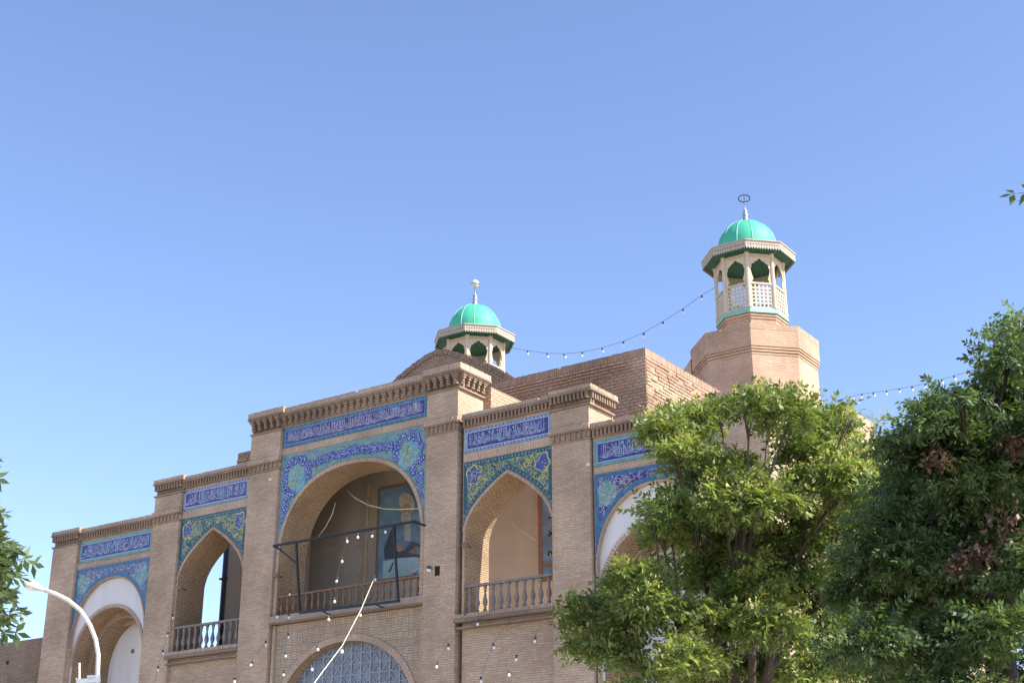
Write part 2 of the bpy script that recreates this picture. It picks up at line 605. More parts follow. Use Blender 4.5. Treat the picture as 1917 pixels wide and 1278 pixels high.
# --- walls of the bays
for k, (x0, x1) in BAYS.items():
    cx = (x0 + x1) / 2
    mb = MB()
    if k == 3:
        arch_plate(mb, cx, x0, x1, 9.3, TOPS[k] - 0.02, prof3, 0.0)
    elif k in (2, 4):
        arch_plate(mb, cx, x0, x1, 8.62, TOPS[k] - 0.02, prof4, 0.0)
        mb.box(x0, x1, 0.04, YB, 0, 8.4)
    else:
        arch_plate(mb, cx, x0, x1, 0.0, TOPS[k] - 0.02, prof1, 0.0)
    # top and back of the screen
    mb.face([(x0, 0, TOPS[k] - 0.02), (x1, 0, TOPS[k] - 0.02), (x1, YB, TOPS[k] - 0.02), (x0, YB, TOPS[k] - 0.02)])
    bk = MB()
    p = {3: prof3, 2: prof4, 4: prof4}.get(k)
    if p:
        arch_plate(bk, cx, x0, x1, 8.62 if k != 3 else 9.3, TOPS[k] - 0.02, p, YB)
    else:
        bk.face([(x0, YB, 10.0), (x1, YB, 10.0), (x1, YB, TOPS[k] - 0.02), (x0, YB, TOPS[k] - 0.02)])
    mb.v.extend([v for v in []])
    off = len(mb.v)
    mb.v.extend(bk.v)
    for f, u in zip(bk.f, bk.uv):
        mb.f.append(tuple(off + i for i in reversed(f)))
        mb.uv.append(None)
    mb.build('bay_wall', 'brick', portal)
    # soffits
    sm = MB()
    if p:
        arch_soffit(sm, cx, p, 0.0, YB)
        sm.build('arch_soffit', 'brick_soffit' if k in (3, 4, 2) else 'brick', portal)
    else:
        arch_soffit(sm, cx, prof1, 0.0, 0.1)
        sm.build('arch_soffit', 'brick', portal)
        lw = MB()                            # white plaster lunette set back in the niche
        arch_plate(lw, cx, cx - 1.85, cx + 1.85, 0.0, 11.5, inner1, 0.1)
        lun = lw.build('plaster_lunette', 'white_plaster', portal)
        s2 = MB()
        arch_soffit(s2, cx, inner1, 0.1, 0.75)
        arch_plate(s2, cx, cx - 1.74, cx + 1.74, 0.0, 10.42, inner1b, 0.75)
        arch_soffit(s2, cx, inner1b, 0.75, 1.45)
        s2.build('niche_vault', 'brick_soffit', portal)
        rg = MB()
        arch_ring(rg, cx, inner1, 0.10, 0.06, 7.0)
        rg.build('niche_arch_ring', 'voussoir' if k == 5 else 'brick_band', portal)
        rg = MB()
        arch_ring(rg, cx, inner1b, 0.05, 0.71, 7.0)
        rg.build('niche_arch_ring', 'ledge', portal)
        bw_ = MB()
        bw_.box(cx - 1.85, cx + 1.85, 1.45, 1.6, 0, 10.6)
        nb = bw_.build('niche_back_wall', 'white_plaster', portal)
        if k == 1:
            h = MB().lathe([(0.075, 0), (0.075, 0.02)], n=14)
            me = h.mesh('wall_hole')
            me.transform(Matrix.Rotation(math.pi / 2, 4, 'X'))
            me.transform(Matrix.Translation(atY(248.5, 1218, 1.44)))
            add('wall_hole', me, 'wood_brown', portal)
        else:
            for xo in (-0.35, 0.75):
                MB().box(cx + xo, cx + xo + 0.16, 1.42, 1.452, 6, 9.9).build('ochre_stripe', 'ochre', portal)

# --- piers
PIERS = [(-13.55, -12.25, 13.26, None), (-8.5, -7.25, 14.32, 13.26), (-4.2, -2.92, 15.82, 14.28), (2.92, 4.05, 15.82, 14.28), (7.25, 8.45, 14.32, 13.26),
         (12.25, 13.6, 13.3, None)]
dent = MB().box(-0.032, 0.032, -0.085, 0.1, -0.075, 0.1).mesh('dentil')
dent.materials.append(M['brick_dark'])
cb = MB()
cb.box(-0.07, 0.07, -0.06, 0.1, -0.19, -0.13)
cb.box(-0.038, 0.038, -0.085, 0.1, -0.13, -0.02)
cb.box(-0.058, 0.058, -0.115, 0.1, -0.02, 0.05)
cb.box(-0.085, 0.085, -0.14, 0.1, 0.05, 0.10)
cb.box(-0.118, 0.118, -0.165, 0.1, 0.10, 0.15)
corb = cb.mesh('corbel')
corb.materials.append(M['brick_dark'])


def soldier(mb, p0, p1, nrm, z0, z1, pitch=0.085, proud=0.03, thick=0.2, seed=1):
    """row of upright bricks along p0-p1 (x, y), facing nrm"""
    rr = random.Random(seed)
    p0, p1, nrm = Vector(p0), Vector(p1), Vector(nrm)
    L = (p1 - p0).length
    d = (p1 - p0) / L
    n = max(1, int(round(L / pitch)))
    st = L / n
    for k in range(n):
        a = p0 + d * (k * st + 0.003)
        b = p0 + d * ((k + 1) * st - 0.003)
        o = nrm * (proud + rr.uniform(-0.006, 0.006))
        i = -nrm * thick
        zt = z1 + rr.uniform(-0.009, 0.005) - (0.05 if rr.random() < 0.012 else 0)
        q = [a + o, b + o, b + i, a + i]
        lo = [(v.x, v.y, z0) for v in q]
        hi = [(v.x, v.y, zt) for v in q]
        for j in range(4):
            l = (j + 1) % 4
            mb.face([lo[j], lo[l], hi[l], hi[j]])
        mb.face(hi)
        mb.face(lo[::-1])


def cornice(parent, x0, x1, zb, zt, big=False, side=False, yf=0.0, seed=0):
    """bottom string, row of dentils or corbels, projecting slab and upright bricks on top"""
    pr = 0.2 if big else 0.13
    c = MB()
    c.box(x0, x1, yf - 0.05, yf + 0.3, zb, zb + 0.05)
    zs = zt - (0.17 if big else 0.125)
    c.box(x0, x1, yf - pr, YB, zs - 0.06, zs)
    if side:
        c.box(x1, x1 + 0.05, yf - 0.05, YB, zb, zb + 0.05)
        c.box(x1, x1 + pr, yf - pr, YB + 0.1, zs - 0.06, zs)
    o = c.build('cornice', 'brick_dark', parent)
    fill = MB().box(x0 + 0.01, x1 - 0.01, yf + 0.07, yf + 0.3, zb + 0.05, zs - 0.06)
    fill.build('frieze_backing', 'brick_dark', o)
    s = MB()
    soldier(s, (x0, yf), (x1, yf), (0, -1), zs, zt, proud=pr - 0.02, seed=seed)
    if side:
        soldier(s, (x1, yf - pr + 0.02), (x1, YB + 0.08), (1, 0), zs, zt, proud=pr - 0.02, seed=seed + 50)
    s.build('upright_brick_course', 'brick_band', o)
    pitch = 0.252 if big else 0.125
    n = max(2, int(round((x1 - x0) / pitch)))
    for k in range(n):
        x = x0 + (k + 0.5) * (x1 - x0) / n
        me, z = (corb, zs - 0.06 - 0.15) if big else (dent, zs - 0.06 - 0.1)
        add('corbel' if big else 'dentil', me, None, o, (x, yf, z))
    if side:
        n = max(2, int(round((YB - yf) / pitch)))
        for k in range(n):
            y = yf + (k + 0.5) * (YB - yf) / n
            me, z = (corb, zs - 0.06 - 0.15) if big else (dent, zs - 0.06 - 0.1)
            q = add('corbel' if big else 'dentil', me, None, o, (x1, y, z))
            q.rotation_euler = (0, 0, math.pi / 2)
    return o


for i, (x0, x1, zt, zband) in enumerate(PIERS):
    pm = MB()
    pm.box(x0, x1, -0.1, YB + 0.02, 0, zt - (0.62 if i in (2, 3) else 0.47))
    pm.box(x0 + 0.08, x1 - 0.08, 0.0, YB, zt - 0.7, zt - 0.1)
    pier = pm.build('pier', 'brick', portal)
    big = i in (2, 3)
    cornice(pier, x0 - 0.03, x1 + 0.03, zt - (0.66 if big else 0.52), zt + 0.05, big=big, side=True, yf=-0.1, seed=10 + i)
    if zband:                                # string course carrying the neighbouring cornice across the pier
        b = MB()
        b.box(x0 - 0.04, x1 + 0.04, -0.17, YB, zband - 0.16, zband - 0.11)
        b.box(x0 - 0.03, x1 + 0.03, -0.14, YB, zband - 0.40, zband - 0.36)
        bd = b.build('string_course', 'brick_dark', pier)
        s = MB()
        soldier(s, (x0 - 0.04, -0.1), (x1 + 0.04, -0.1), (0, -1), zband - 0.11, zband + 0.02, proud=0.08, thick=0.04, seed=30 + i)
        s.build('upright_brick_course', 'brick', bd)
        n = 7
        for k in range(n):
            add('dentil', dent, None, bd, (x0 + (k + 0.5) * (x1 - x0) / n, -0.06, zband - 0.26))
for k, (x0, x1) in BAYS.items():
    cornice(portal, x0, x1, CORN[k], TOPS[k], big=(k == 3), seed=k)

# small dark slot in the pier right of the middle bay
MB().box(3.33, 3.5, -0.105, -0.09, 9.78, 10.05).build('wall_slot', 'hole', portal)

for (px_, py_) in ((1101, 869), (506, 897)):
    p = atY(px_, py_, -0.1)
    MB().box(p.x - 0.06, p.x + 0.06, -0.112, -0.098, p.z - 0.035, p.z + 0.035).build('white_plate', 'white_plaster', portal)
# --- tiled friezes with lettering
LET = random.Random(11)


def ribbon(mb, pts, wd, y):
    """flat brush stroke through (x, z) points"""
    wds = wd if isinstance(wd, list) else [wd] * len(pts)
    L, Rr = [], []
    for k, (x, z) in enumerate(pts):
        a, b = pts[max(0, k - 1)], pts[min(len(pts) - 1, k + 1)]
        tx, tz = b[0] - a[0], b[1] - a[1]
        l = math.hypot(tx, tz) or 1
        h = wds[k] / 2
        L.append((x - tz / l * h, y, z + tx / l * h))
        Rr.append((x + tz / l * h, y, z - tx / l * h))
    for k in range(len(pts) - 1):
        mb.face([Rr[k], Rr[k + 1], L[k + 1], L[k]])


def lettering(mb, x0, x1, z0, z1, y, pen):
    """interlaced upright script: tall stems, crossing diagonals, bowls, long returning tails, dots"""
    H = z1 - z0
    x = x1 - 0.05
    while x > x0 + 0.18:
        typ = LET.choice(['stems', 'stems', 'cross', 'bowl', 'loop', 'tail'])
        if typ == 'stems':
            n = LET.choice([2, 3])
            sp = LET.uniform(0.055, 0.085)
            b = z0 + H * LET.uniform(0.22, 0.34)
            for j in range(n):
                xx = x - j * sp
                ribbon(mb, [(xx + 0.012, z1 - H * 0.03), (xx, z1 - H * 0.08), (xx + 0.004, b)], [pen * 0.6, pen * 1.2, pen * 0.8], y)
            ribbon(mb, [(x, b), (x - n * sp * 0.5, b - H * 0.06), (x - n * sp, b + H * 0.02)], pen * 0.9, y)
            x -= n * sp + 0.03
        elif typ == 'cross':
            ww = LET.uniform(0.13, 0.19)
            ribbon(mb, [(x - ww, z1 - H * 0.08), (x - ww * 0.45, z0 + H * 0.5), (x, z0 + H * 0.18)], [pen * 1.2, pen, pen * 0.7], y)
            ribbon(mb, [(x, z1 - H * 0.06), (x - ww * 0.1, z0 + H * 0.3), (x - ww * 0.5, z0 + H * 0.14), (x - ww * 0.95, z0 + H * 0.2)], pen, y)
            x -= ww + 0.03
        elif typ == 'bowl':
            ww = LET.uniform(0.14, 0.24)
            zc = z0 + H * LET.uniform(0.28, 0.6)
            ribbon(mb, [(x - ww / 2 + ww / 2 * math.cos(a), zc + H * 0.17 * math.sin(a)) for a in [-math.pi * q / 8 for q in range(9)]],
                   [pen * (0.6 + 0.8 * math.sin(math.pi * q / 8)) for q in range(9)], y)
            x -= ww * 0.7
        elif typ == 'loop':
            rr = LET.uniform(0.035, 0.06)
            zc = z0 + H * LET.uniform(0.45, 0.75)
            ribbon(mb, [(x - rr + rr * math.cos(a), zc + rr * 1.2 * math.sin(a)) for a in [2 * math.pi * q / 10 for q in range(11)]], pen * 0.8, y)
            ribbon(mb, [(x - 2 * rr, zc), (x - 2 * rr - 0.03, z0 + H * 0.3), (x - 2 * rr - 0.1, z0 + H * 0.22)], pen * 0.9, y)
            x -= 2 * rr + 0.07
        else:
            ww = LET.uniform(0.25, 0.4)
            zc = z0 + H * LET.uniform(0.12, 0.2)
            ribbon(mb, [(x + 0.05, zc + 0.02), (x - ww * 0.5, zc - 0.02), (x - ww, zc + 0.03)], [pen * 0.6, pen * 1.3, pen * 0.5], y)
            x -= ww * 0.3
        if LET.random() < 0.6:
            xx, zz, r = x + LET.uniform(-0.05, 0.1), z0 + H * LET.uniform(0.35, 0.9), 0.014
            mb.face([(xx - r, y, zz), (xx, y, zz - r), (xx + r, y, zz), (xx, y, zz + r)])


def dots(mb, x0, x1, z0, z1, y, pitch, r, squash=1.0):
    n = max(1, int(round((x1 - x0) / pitch)))
    for k in range(n):
        xx = x0 + (k + 0.5) * (x1 - x0) / n
        zz = (z0 + z1) / 2
        mb.face([(xx + r * math.cos(a), y, zz + r * squash * math.sin(a)) for a in [math.pi * q / 3 for q in range(6)]])


FST = {1: ('sage', 'cobalt', 'white_tile'), 2: ('pale_blue', 'cobalt', 'white_tile'), 3: ('petrol', 'cobalt', 'white_tile'),
       4: ('pale_blue', 'cobalt', 'white_tile'), 5: ('sage', 'cobalt', 'white_tile')}
for k, (x0, x1) in BAYS.items():
    z0, z1 = FRZ[k]
    xa, xb = x0 + 0.04, x1 - 0.04
    bm_, fm, lm = FST[k]
    bw = 0.115
    fr = MB().box(xa, xb, -0.022, 0.012, z0, z1).build('tile_frieze', bm_, portal)
    MB().box(xa + bw, xb - bw, -0.027, -0.02, z0 + bw, z1 - bw).build('frieze_field', fm, fr)
    # light line round the field
    lb = MB()
    for q in ((xa + bw - 0.02, xb - bw + 0.02, z0 + bw - 0.022, z0 + bw - 0.004), (xa + bw - 0.02, xb - bw + 0.02, z1 - bw + 0.004, z1 - bw + 0.022),
              (xa + bw - 0.022, xa + bw - 0.004, z0 + bw, z1 - bw), (xb - bw + 0.004, xb - bw + 0.022, z0 + bw, z1 - bw)):
        lb.box(q[0], q[1], -0.026, -0.021, q[2], q[3])
    lb.build('border_line', 'pale_blue' if k == 3 else 'white_tile', fr)
    lt = MB()
    for pen_ in (0.017, 0.014, 0.014):
        lettering(lt, xa + bw, xb - bw - LET.uniform(0, 0.1), z0 + bw + 0.01, z1 - bw - 0.01, -0.030, pen_ if k != 3 else pen_ * 0.8)
    lt.build('lettering', lm, fr)
    lt = MB()
    lettering(lt, xa + bw, xb - bw, z0 + bw + 0.06, z1 - bw - 0.02, -0.0285, 0.010)
    lettering(lt, xa + bw, xb - bw - 0.07, z0 + bw, z1 - bw - 0.1, -0.0287, 0.009)
    lt.build('thin_lettering', 'ochre_tile' if k == 3 else 'cyan', fr)
    if k in (2, 4):
        dt = MB()
        for zz in (z0 + 0.045, z1 - 0.045):
            dots(dt, xa, xb, zz - 0.02, zz + 0.02, -0.0245, 0.13, 0.028)
        dt.build('border_rosettes', 'cobalt_mid', fr)
    else:
        dt = MB()
        for zz in (z0 + 0.05, z1 - 0.05):
            dots(dt, xa, xb, zz - 0.02, zz + 0.02, -0.0245, 0.19, 0.05, 0.35)
        dt.build('border_rosettes', 'turq' if k == 3 else 'cyan', fr)
    # band of upright bricks under the frieze
    MB().box(x0 + 0.01, x1 - 0.01, -0.012, 0.01, SPT[k] + 0.02, z0 - 0.012).build('upright_brick_band', 'brick_band', portal)

# --- tiled spandrels
TILE3 = superarch(2.875, 10.9, 2.83, 2.3, 9.3)
TILE1 = superarch(1.865, 9.25, 2.19, 2.15, 0.0)
SPR = random.Random(5)


def inside_sp(k, x, z, m):
    x0, x1 = BAYS[k]
    cx = (x0 + x1) / 2
    prof = {3: TILE3, 2: tile4, 4: tile4}.get(k, TILE1)
    if x < x0 + 0.05 + m or x > x1 - 0.05 - m or z > SPT[k] - m:
        return False
    for q in range(8):
        a = math.pi / 4 * q
        xx, zz = x + m * math.cos(a), z + m * math.sin(a)
        if zz < prof[0][1]:
            return False
        if abs(xx - cx) < wat(prof, zz):
            return False
    return True


def blossom(mo, mi, x, z, r, y):
    n = 10
    mo.face([(x + r * (1 + 0.18 * (-1) ** q) * math.cos(2 * math.pi * q / n), y, z + r * (1 + 0.18 * (-1) ** q) * math.sin(2 * math.pi * q / n)) for q in range(n)])
    mi.face([(x + r * 0.45 * math.cos(2 * math.pi * q / 6), y - 0.0015, z + r * 0.45 * math.sin(2 * math.pi * q / 6)) for q in range(6)])


def vine(mb, k, x, z, y, wd, n, step):
    a = SPR.uniform(0, 6.28)
    curl = SPR.choice([-1, 1]) * SPR.uniform(0.3, 0.6)
    pts = []
    for q in range(n):
        if not inside_sp(k, x, z, 0.10 if k != 3 else 0.06):
            break
        pts.append((x, z))
        x += step * math.cos(a)
        z += step * math.sin(a)
        a += curl
    if len(pts) > 2:
        ribbon(mb, pts, wd, y)


for k, (x0, x1) in BAYS.items():
    cx = (x0 + x1) / 2
    prof = {3: TILE3, 2: tile4, 4: tile4}.get(k, TILE1)
    zlow = {3: 11.15, 2: 10.85, 4: 10.85}.get(k, 9.45)
    gm = {3: 'turq', 2: 'green_ground', 4: 'green_ground', 1: 'blue_ground', 5: 'cobalt'}[k]
    sp = MB()
    arch_plate(sp, cx, x0 + 0.03, x1 - 0.03, zlow, SPT[k], prof, -0.014)
    spo = sp.build('tile_spandrel', gm, portal)
    # border strips along the top, the sides and the arch
    if k != 3:
        bmat = 'teal_dark' if k in (2, 4) else 'petrol'
        b = MB()
        bw = 0.13
        b.face([(x0 + 0.03, -0.017, SPT[k] - bw), (x1 - 0.03, -0.017, SPT[k] - bw), (x1 - 0.03, -0.017, SPT[k]), (x0 + 0.03, -0.017, SPT[k])])
        for s in (-1, 1):
            xe = cx + s * ((x1 - x0) / 2 - 0.03)
            xi = xe - s * bw
            zc = zlow
            for q in range(60):                # side strips stop where the arch cuts them
                if wat(prof, zc) < abs(xi - cx):
                    break
                zc += 0.03
            qd = [(xe, -0.0168, zc), (xi, -0.0168, zc), (xi, -0.0168, SPT[k] - bw), (xe, -0.0168, SPT[k] - bw)]
            b.face(qd if s < 0 else qd[::-1])
        pl = [p for p in prof if p[1] >= zlow]
        arch_pts = [(-w_, z) for w_, z in pl] + [(w_, z) for w_, z in pl[::-1][1:]]
        op = []
        for q, (x, z) in enumerate(arch_pts):
            a_, b_ = arch_pts[max(0, q - 1)], arch_pts[min(len(arch_pts) - 1, q + 1)]
            tx, tz = b_[0] - a_[0], b_[1] - a_[1]
            l = math.hypot(tx, tz) or 1
            xo = max(-(x1 - x0) / 2 + 0.03, min((x1 - x0) / 2 - 0.03, x - tz / l * bw))
            op.append((xo, min(SPT[k], z + tx / l * bw)))
        for q in range(len(arch_pts) - 1):
            A, B_, C_, D_ = arch_pts[q], arch_pts[q + 1], op[q + 1], op[q]
            b.face([(cx + p_[0], -0.0175, p_[1]) for p_ in (A, B_, C_, D_)])
        b.build('tile_border', bmat, spo)
        dt = MB()
        dots(dt, x0 + 0.05, x1 - 0.05, SPT[k] - bw, SPT[k], -0.019, 0.115, 0.032, 1.1)
        for q in range(len(arch_pts) - 1):
            A, B_, C_, D_ = arch_pts[q], arch_pts[q + 1], op[q + 1], op[q]
            L = math.hypot(B_[0] - A[0], B_[1] - A[1])
            for j in range(int(L / 0.115) or (1 if q % 3 == 0 else 0)):
                f_ = (j + 0.5) / max(1, int(L / 0.115))
                px_ = (A[0] + (B_[0] - A[0]) * f_ + D_[0] + (C_[0] - D_[0]) * f_) / 2
                pz_ = (A[1] + (B_[1] - A[1]) * f_ + D_[1] + (C_[1] - D_[1]) * f_) / 2
                dt.face([(cx + px_ + 0.03 * math.cos(a), -0.0195, pz_ + 0.03 * math.sin(a)) for a in [math.pi * i_ / 3 for i_ in range(6)]])
        dt.build('border_rosettes', 'turq' if k in (2, 4) else 'cobalt_mid', spo)
    fo, fi, vn, md, mo2, vn2 = MB(), MB(), MB(), MB(), MB(), MB()
    y = -0.0205
    if k == 3:
        for s in (-1, 1):
            mx, mz, mr = cx + s * 2.22, 13.52, 0.50
            n = 26
            md = MB()
            md.face([(mx + mr * 0.86 * (1 + 0.06 * math.sin(5 * t_)) * math.cos(t_), y + 0.001, mz + mr * (1 + 0.06 * math.sin(5 * t_)) * math.sin(t_))
                     for t_ in [2 * math.pi * q / n for q in range(n)]])
            md.build('tile_medallion', 'cyan', spo)
            for q in range(150):
                t_ = SPR.uniform(0, 6.28)
                r = SPR.uniform(0.88, 1.35) * mr
                x, z = mx + r * 0.9 * math.cos(t_), mz + r * math.sin(t_)
                if inside_sp(k, x, z, 0.06):
                    blossom(fo, fi, x, z, SPR.uniform(0.035, 0.075), y - 0.0001 * q)
            for q in range(70):                # tail of blossoms down the side
                z = SPR.uniform(12.1, 12.95)
                x = cx + s * (2.62 + SPR.uniform(-0.12, 0.14))
                if inside_sp(k, x, z, 0.05):
                    blossom(fo, fi, x, z, SPR.uniform(0.03, 0.06), y - 0.0001 * q)
            for q in range(26):
                vine(vn, k, mx + SPR.uniform(-0.3, 0.3), mz + SPR.uniform(-0.35, 0.35), y - 0.0005, 0.014, 10, 0.05)
        for q in range(330):                   # flowering branch that follows the arch
            x = SPR.uniform(-1.75, 1.75)
            z0_ = 13.98 - 0.16 * (abs(x) / 1.75) ** 2
            z = z0_ + SPR.gauss(0, 0.065)
            if inside_sp(k, cx + x, z, 0.045):
                blossom(fo, fi, cx + x, z, SPR.uniform(0.03, 0.06), y - 0.00008 * q)
        for q in range(120):
            vine(vn, k, SPR.uniform(x0, x1), SPR.uniform(11.3, 14.25), y - 0.0005, 0.013, 9, 0.06)
            vine(vn2, k, SPR.uniform(x0, x1), SPR.uniform(11.3, 14.25), y - 0.0007, 0.016, 9, 0.06)
        vn.build('tile_tendrils', 'yellow_tile', spo)
        vn2.build('tile_tendrils', 'petrol', spo)
        fo.build('tile_blossoms', 'cobalt_mid', spo)
        fi.build('blossom_hearts', 'white_tile', spo)
    else:
        mr = 0.21 if k in (2, 4) else 0.24
        for s in (-1, 1):
            mx, mz = (cx + s * 1.16, 12.49) if k in (2, 4) else (cx + s * 1.47, 11.3)
            n = 22
            md, mo2 = MB(), MB()
            for mm, f_, yo in ((mo2, 1.2, 0.001), (md, 1.0, 0.0)):
                mm.face([(mx + mr * f_ * (1 + 0.13 * math.cos(5 * t_ + s)) * math.cos(t_), y + yo, mz + mr * f_ * 1.15 * (1 + 0.13 * math.cos(5 * t_ + s)) * math.sin(t_))
                         for t_ in [2 * math.pi * q / n for q in range(n)]])
            mo2.build('medallion_rim', 'sage' if k not in (2, 4) else 'yellow_tile', spo)
            md.build('tile_medallion', 'cobalt_mid' if k in (2, 4) else 'sage', spo)
        for q in range(1300):
            x, z = SPR.uniform(x0, x1), SPR.uniform(zlow, SPT[k])
            vine(vn if q % 2 else vn2, k, x, z, y + 0.0015 - 0.000002 * q, 0.015 if k in (2, 4) else 0.012, 8, 0.05)
        for q in range(160):
            x, z = SPR.uniform(x0, x1), SPR.uniform(zlow, SPT[k])
            if inside_sp(k, x, z, 0.19):
                blossom(fo, fi, x, z, SPR.uniform(0.03, 0.055), y - 0.0005 - 0.00005 * q)
        vn.build('tile_tendrils', 'yellow_tile' if k in (2, 4) else 'ochre_tile', spo)
        vn2.build('tile_tendrils', 'teal_dark' if k in (2, 4) else 'white_tile', spo)
        fo.build('tile_blossoms', 'cobalt_mid', spo)
        fi.build('blossom_hearts', 'white_tile' if k in (1, 5) else 'yellow_tile', spo)
    rg = MB()
    if k == 3:
        arch_ring(rg, cx, prof3, 0.12, -0.035, 9.3)
    elif k in (2, 4):
        arch_ring(rg, cx, prof4, 0.085, -0.03, 10.6)
    else:
        arch_ring(rg, cx, prof1, 0.05, -0.03, 7.0)
    rg.build('arch_ring', 'brick_band' if k != 1 else 'ledge', portal)

# --- balcony ledges, floors and balustrades
bal = MB().lathe([(0.045, 0), (0.045, 0.06), (0.025, 0.09), (0.03, 0.13), (0.055, 0.2), (0.06, 0.26), (0.04, 0.36), (0.024, 0.46), (0.024, 0.5), (0.04, 0.53),
                  (0.024, 0.56), (0.045, 0.6), (0.045, 0.66)], n=8).mesh('baluster', True)


def balustrade(x0, x1, z0, h, n, y, mat, gap=False):
    sc = h / 0.72
    r = MB()
    r.box(x0, x1, y - 0.07, y + 0.07, z0 + 0.66 * sc, z0 + 0.72 * sc)
    r.box(x0, x1, y - 0.06, y + 0.06, z0 - 0.02, z0 + 0.005)
    o = r.build('balustrade', mat, portal)
    for k in range(n):
        q = add('baluster', bal_b if mat == 'wood_brown' else bal, None, o, (x0 + (k + 0.5) * (x1 - x0) / n, y, z0))
        q.scale = (sc * 1.1, sc * 1.1, sc)
    return o


bal.materials.append(M['wood'])
bal_b = bal.copy()
bal_b.materials[0] = M['wood_brown']
for k in (2, 4):
    x0, x1 = BAYS[k]
    e = 0.16 if k == 4 else 0.1
    lg = MB()
    lg.box(x0 - e, x1 + 0.0, -0.16, YB + 2.0, 8.4, 8.5)
    lg.box(x0 - e, x1 + 0.0, -0.11, 0.04, 8.22, 8.28)
    lo = lg.build('balcony_ledge', 'brick_dark', portal)
    s = MB()
    soldier(s, (x0 - e, -0.02), (x1, -0.02), (0, -1), 8.5, 8.62, proud=0.12, thick=0.3, seed=70 + k)
    s.build('upright_brick_course', 'brick_band', lo)
    balustrade(x0 + 0.1, x1 - 0.1, 8.64, 0.78, 11, 0.06, 'wood')
lg = MB()
lg.box(-2.92, 2.92, -0.09, 3.2, 9.06, 9.3)
lg.build('balcony_ledge', 'ledge', portal)
lg = MB().box(-2.92, 2.92, -0.12, -0.09, 9.04, 9.09).build('ledge_lip', 'wood_brown', portal)
balustrade(-2.72, 2.72, 9.32, 0.58, 22, 0.05, 'wood_brown')

# lower middle wall with the wide low arch and its window
lw = MB()
arch_plate(lw, 0, -2.92, 2.92, 0, 9.04, low3, 0.06)
lw.build('basket_weave_wall', 'basket', portal)
s = MB()
arch_soffit(s, 0, low3, 0.06, 0.45)
s.build('arch_soffit', 'brick_soffit', portal)
rg = MB()
arch_ring(rg, 0, low3, 0.19, 0.03, 4.0)
rg.build('arch_ring', 'brick_band', portal)
for sx in (-1, 1):
    MB().box(sx * 2.81 - 0.05, sx * 2.81 + 0.05, 0.0, 0.058, 0, 9.03).build('pilaster_strip', 'brick', portal)
wp = MB()
wp.box(-2.64, 2.64, 0.38, 0.42, 2.5, 8.4)
win = wp.build('arched_window', 'lattice_glass', portal)
lt = MB()
for k in range(-7, 8):
    lt.bar((k * 0.36, 0.36, 2.5), (k * 0.36, 0.36, 5.9 + 2.4 * math.sqrt(max(0.0, 1 - (k * 0.36 / 2.62) ** 2))), 0.035)
zz = 5.6
while zz < 8.1:
    ww = wat(low3, zz)
    for x in np.arange(-ww, ww - 0.18, 0.18):
        up = int(round((x + ww) / 0.18)) % 2
        lt.bar((x, 0.365, zz + 0.22 * up), (x + 0.18, 0.365, zz + 0.22 * (1 - up)), 0.022)
    lt.bar((-ww, 0.362, zz), (ww, 0.362, zz), 0.02)
    zz += 0.3
lt.build('window_lattice', 'lattice_bar', win)

# --- the gallery behind the screen
gal = MB()
gal.box(-8.25, 8.4, 3.15, 3.4, 8.5, 14.0)
gw = gal.build('gallery_back_wall', 'beige_plaster', portal)
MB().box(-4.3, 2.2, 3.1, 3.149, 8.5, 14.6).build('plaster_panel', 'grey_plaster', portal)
MB().box(-8.249, -4.3, 3.12, 3.149, 8.5, 14.0).build('plaster_panel', 'grey_plaster', portal)  # grey sheet over the same back wall, shade put into its colour
pl = MB()
pl.box(-2.0, -1.9, 3.05, 3.1, 9.3, 14.0)
pl.build('ochre_pilaster', 'ochre', portal)
rf = MB()
rf.box(-4.3, 4.3, YB + 0.02, 3.2, 14.4, 15.5)
rf.build('gallery_roof', 'brick_red', portal)
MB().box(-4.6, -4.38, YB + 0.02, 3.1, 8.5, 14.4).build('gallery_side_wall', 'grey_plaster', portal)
MB().box(2.95, 12.2, YB + 0.06, 3.1, 8.5, 8.53).build('bounce_floor', 'stone', portal)  # pale floor added to bounce sunlight onto the gallery plaster
# chalk scribbles on the gallery wall
ch = MB()
for k in range(16):
    p = atY(598 + k * 2.0 + random.uniform(-1, 1), 1030 + random.uniform(-5, 5), 3.09)
    ribbon(ch, [(p.x, p.z), (p.x + random.uniform(-0.04, 0.04), p.z + random.uniform(0.02, 0.14))], 0.02, 3.095)
for px_ in (646, 672):
    p = atY(px_, 1028, 3.09)
    ribbon(ch, [(p.x, p.z), (p.x + 0.1, p.z - 0.35), (p.x + 0.02, p.z - 0.8)], 0.02, 3.095)
ch.build('chalk_marks', 'stone', portal)
# body of the building under and behind the gallery
bd = MB()
bd.box(-8.2, 8.35, 3.4, 18, 0, 13.0)
bd.box(-13.5, 13.55, YB + 0.5, 18, 0, 8.39)
bd.build('rear_block', 'brick', portal)
MB().box(-8.1, 8.25, 8.12, 18, 13.0, 13.06).build('bounce_roof_slab', 'stone', portal)  # unseen pale slab added to reflect sunlight up at the drum

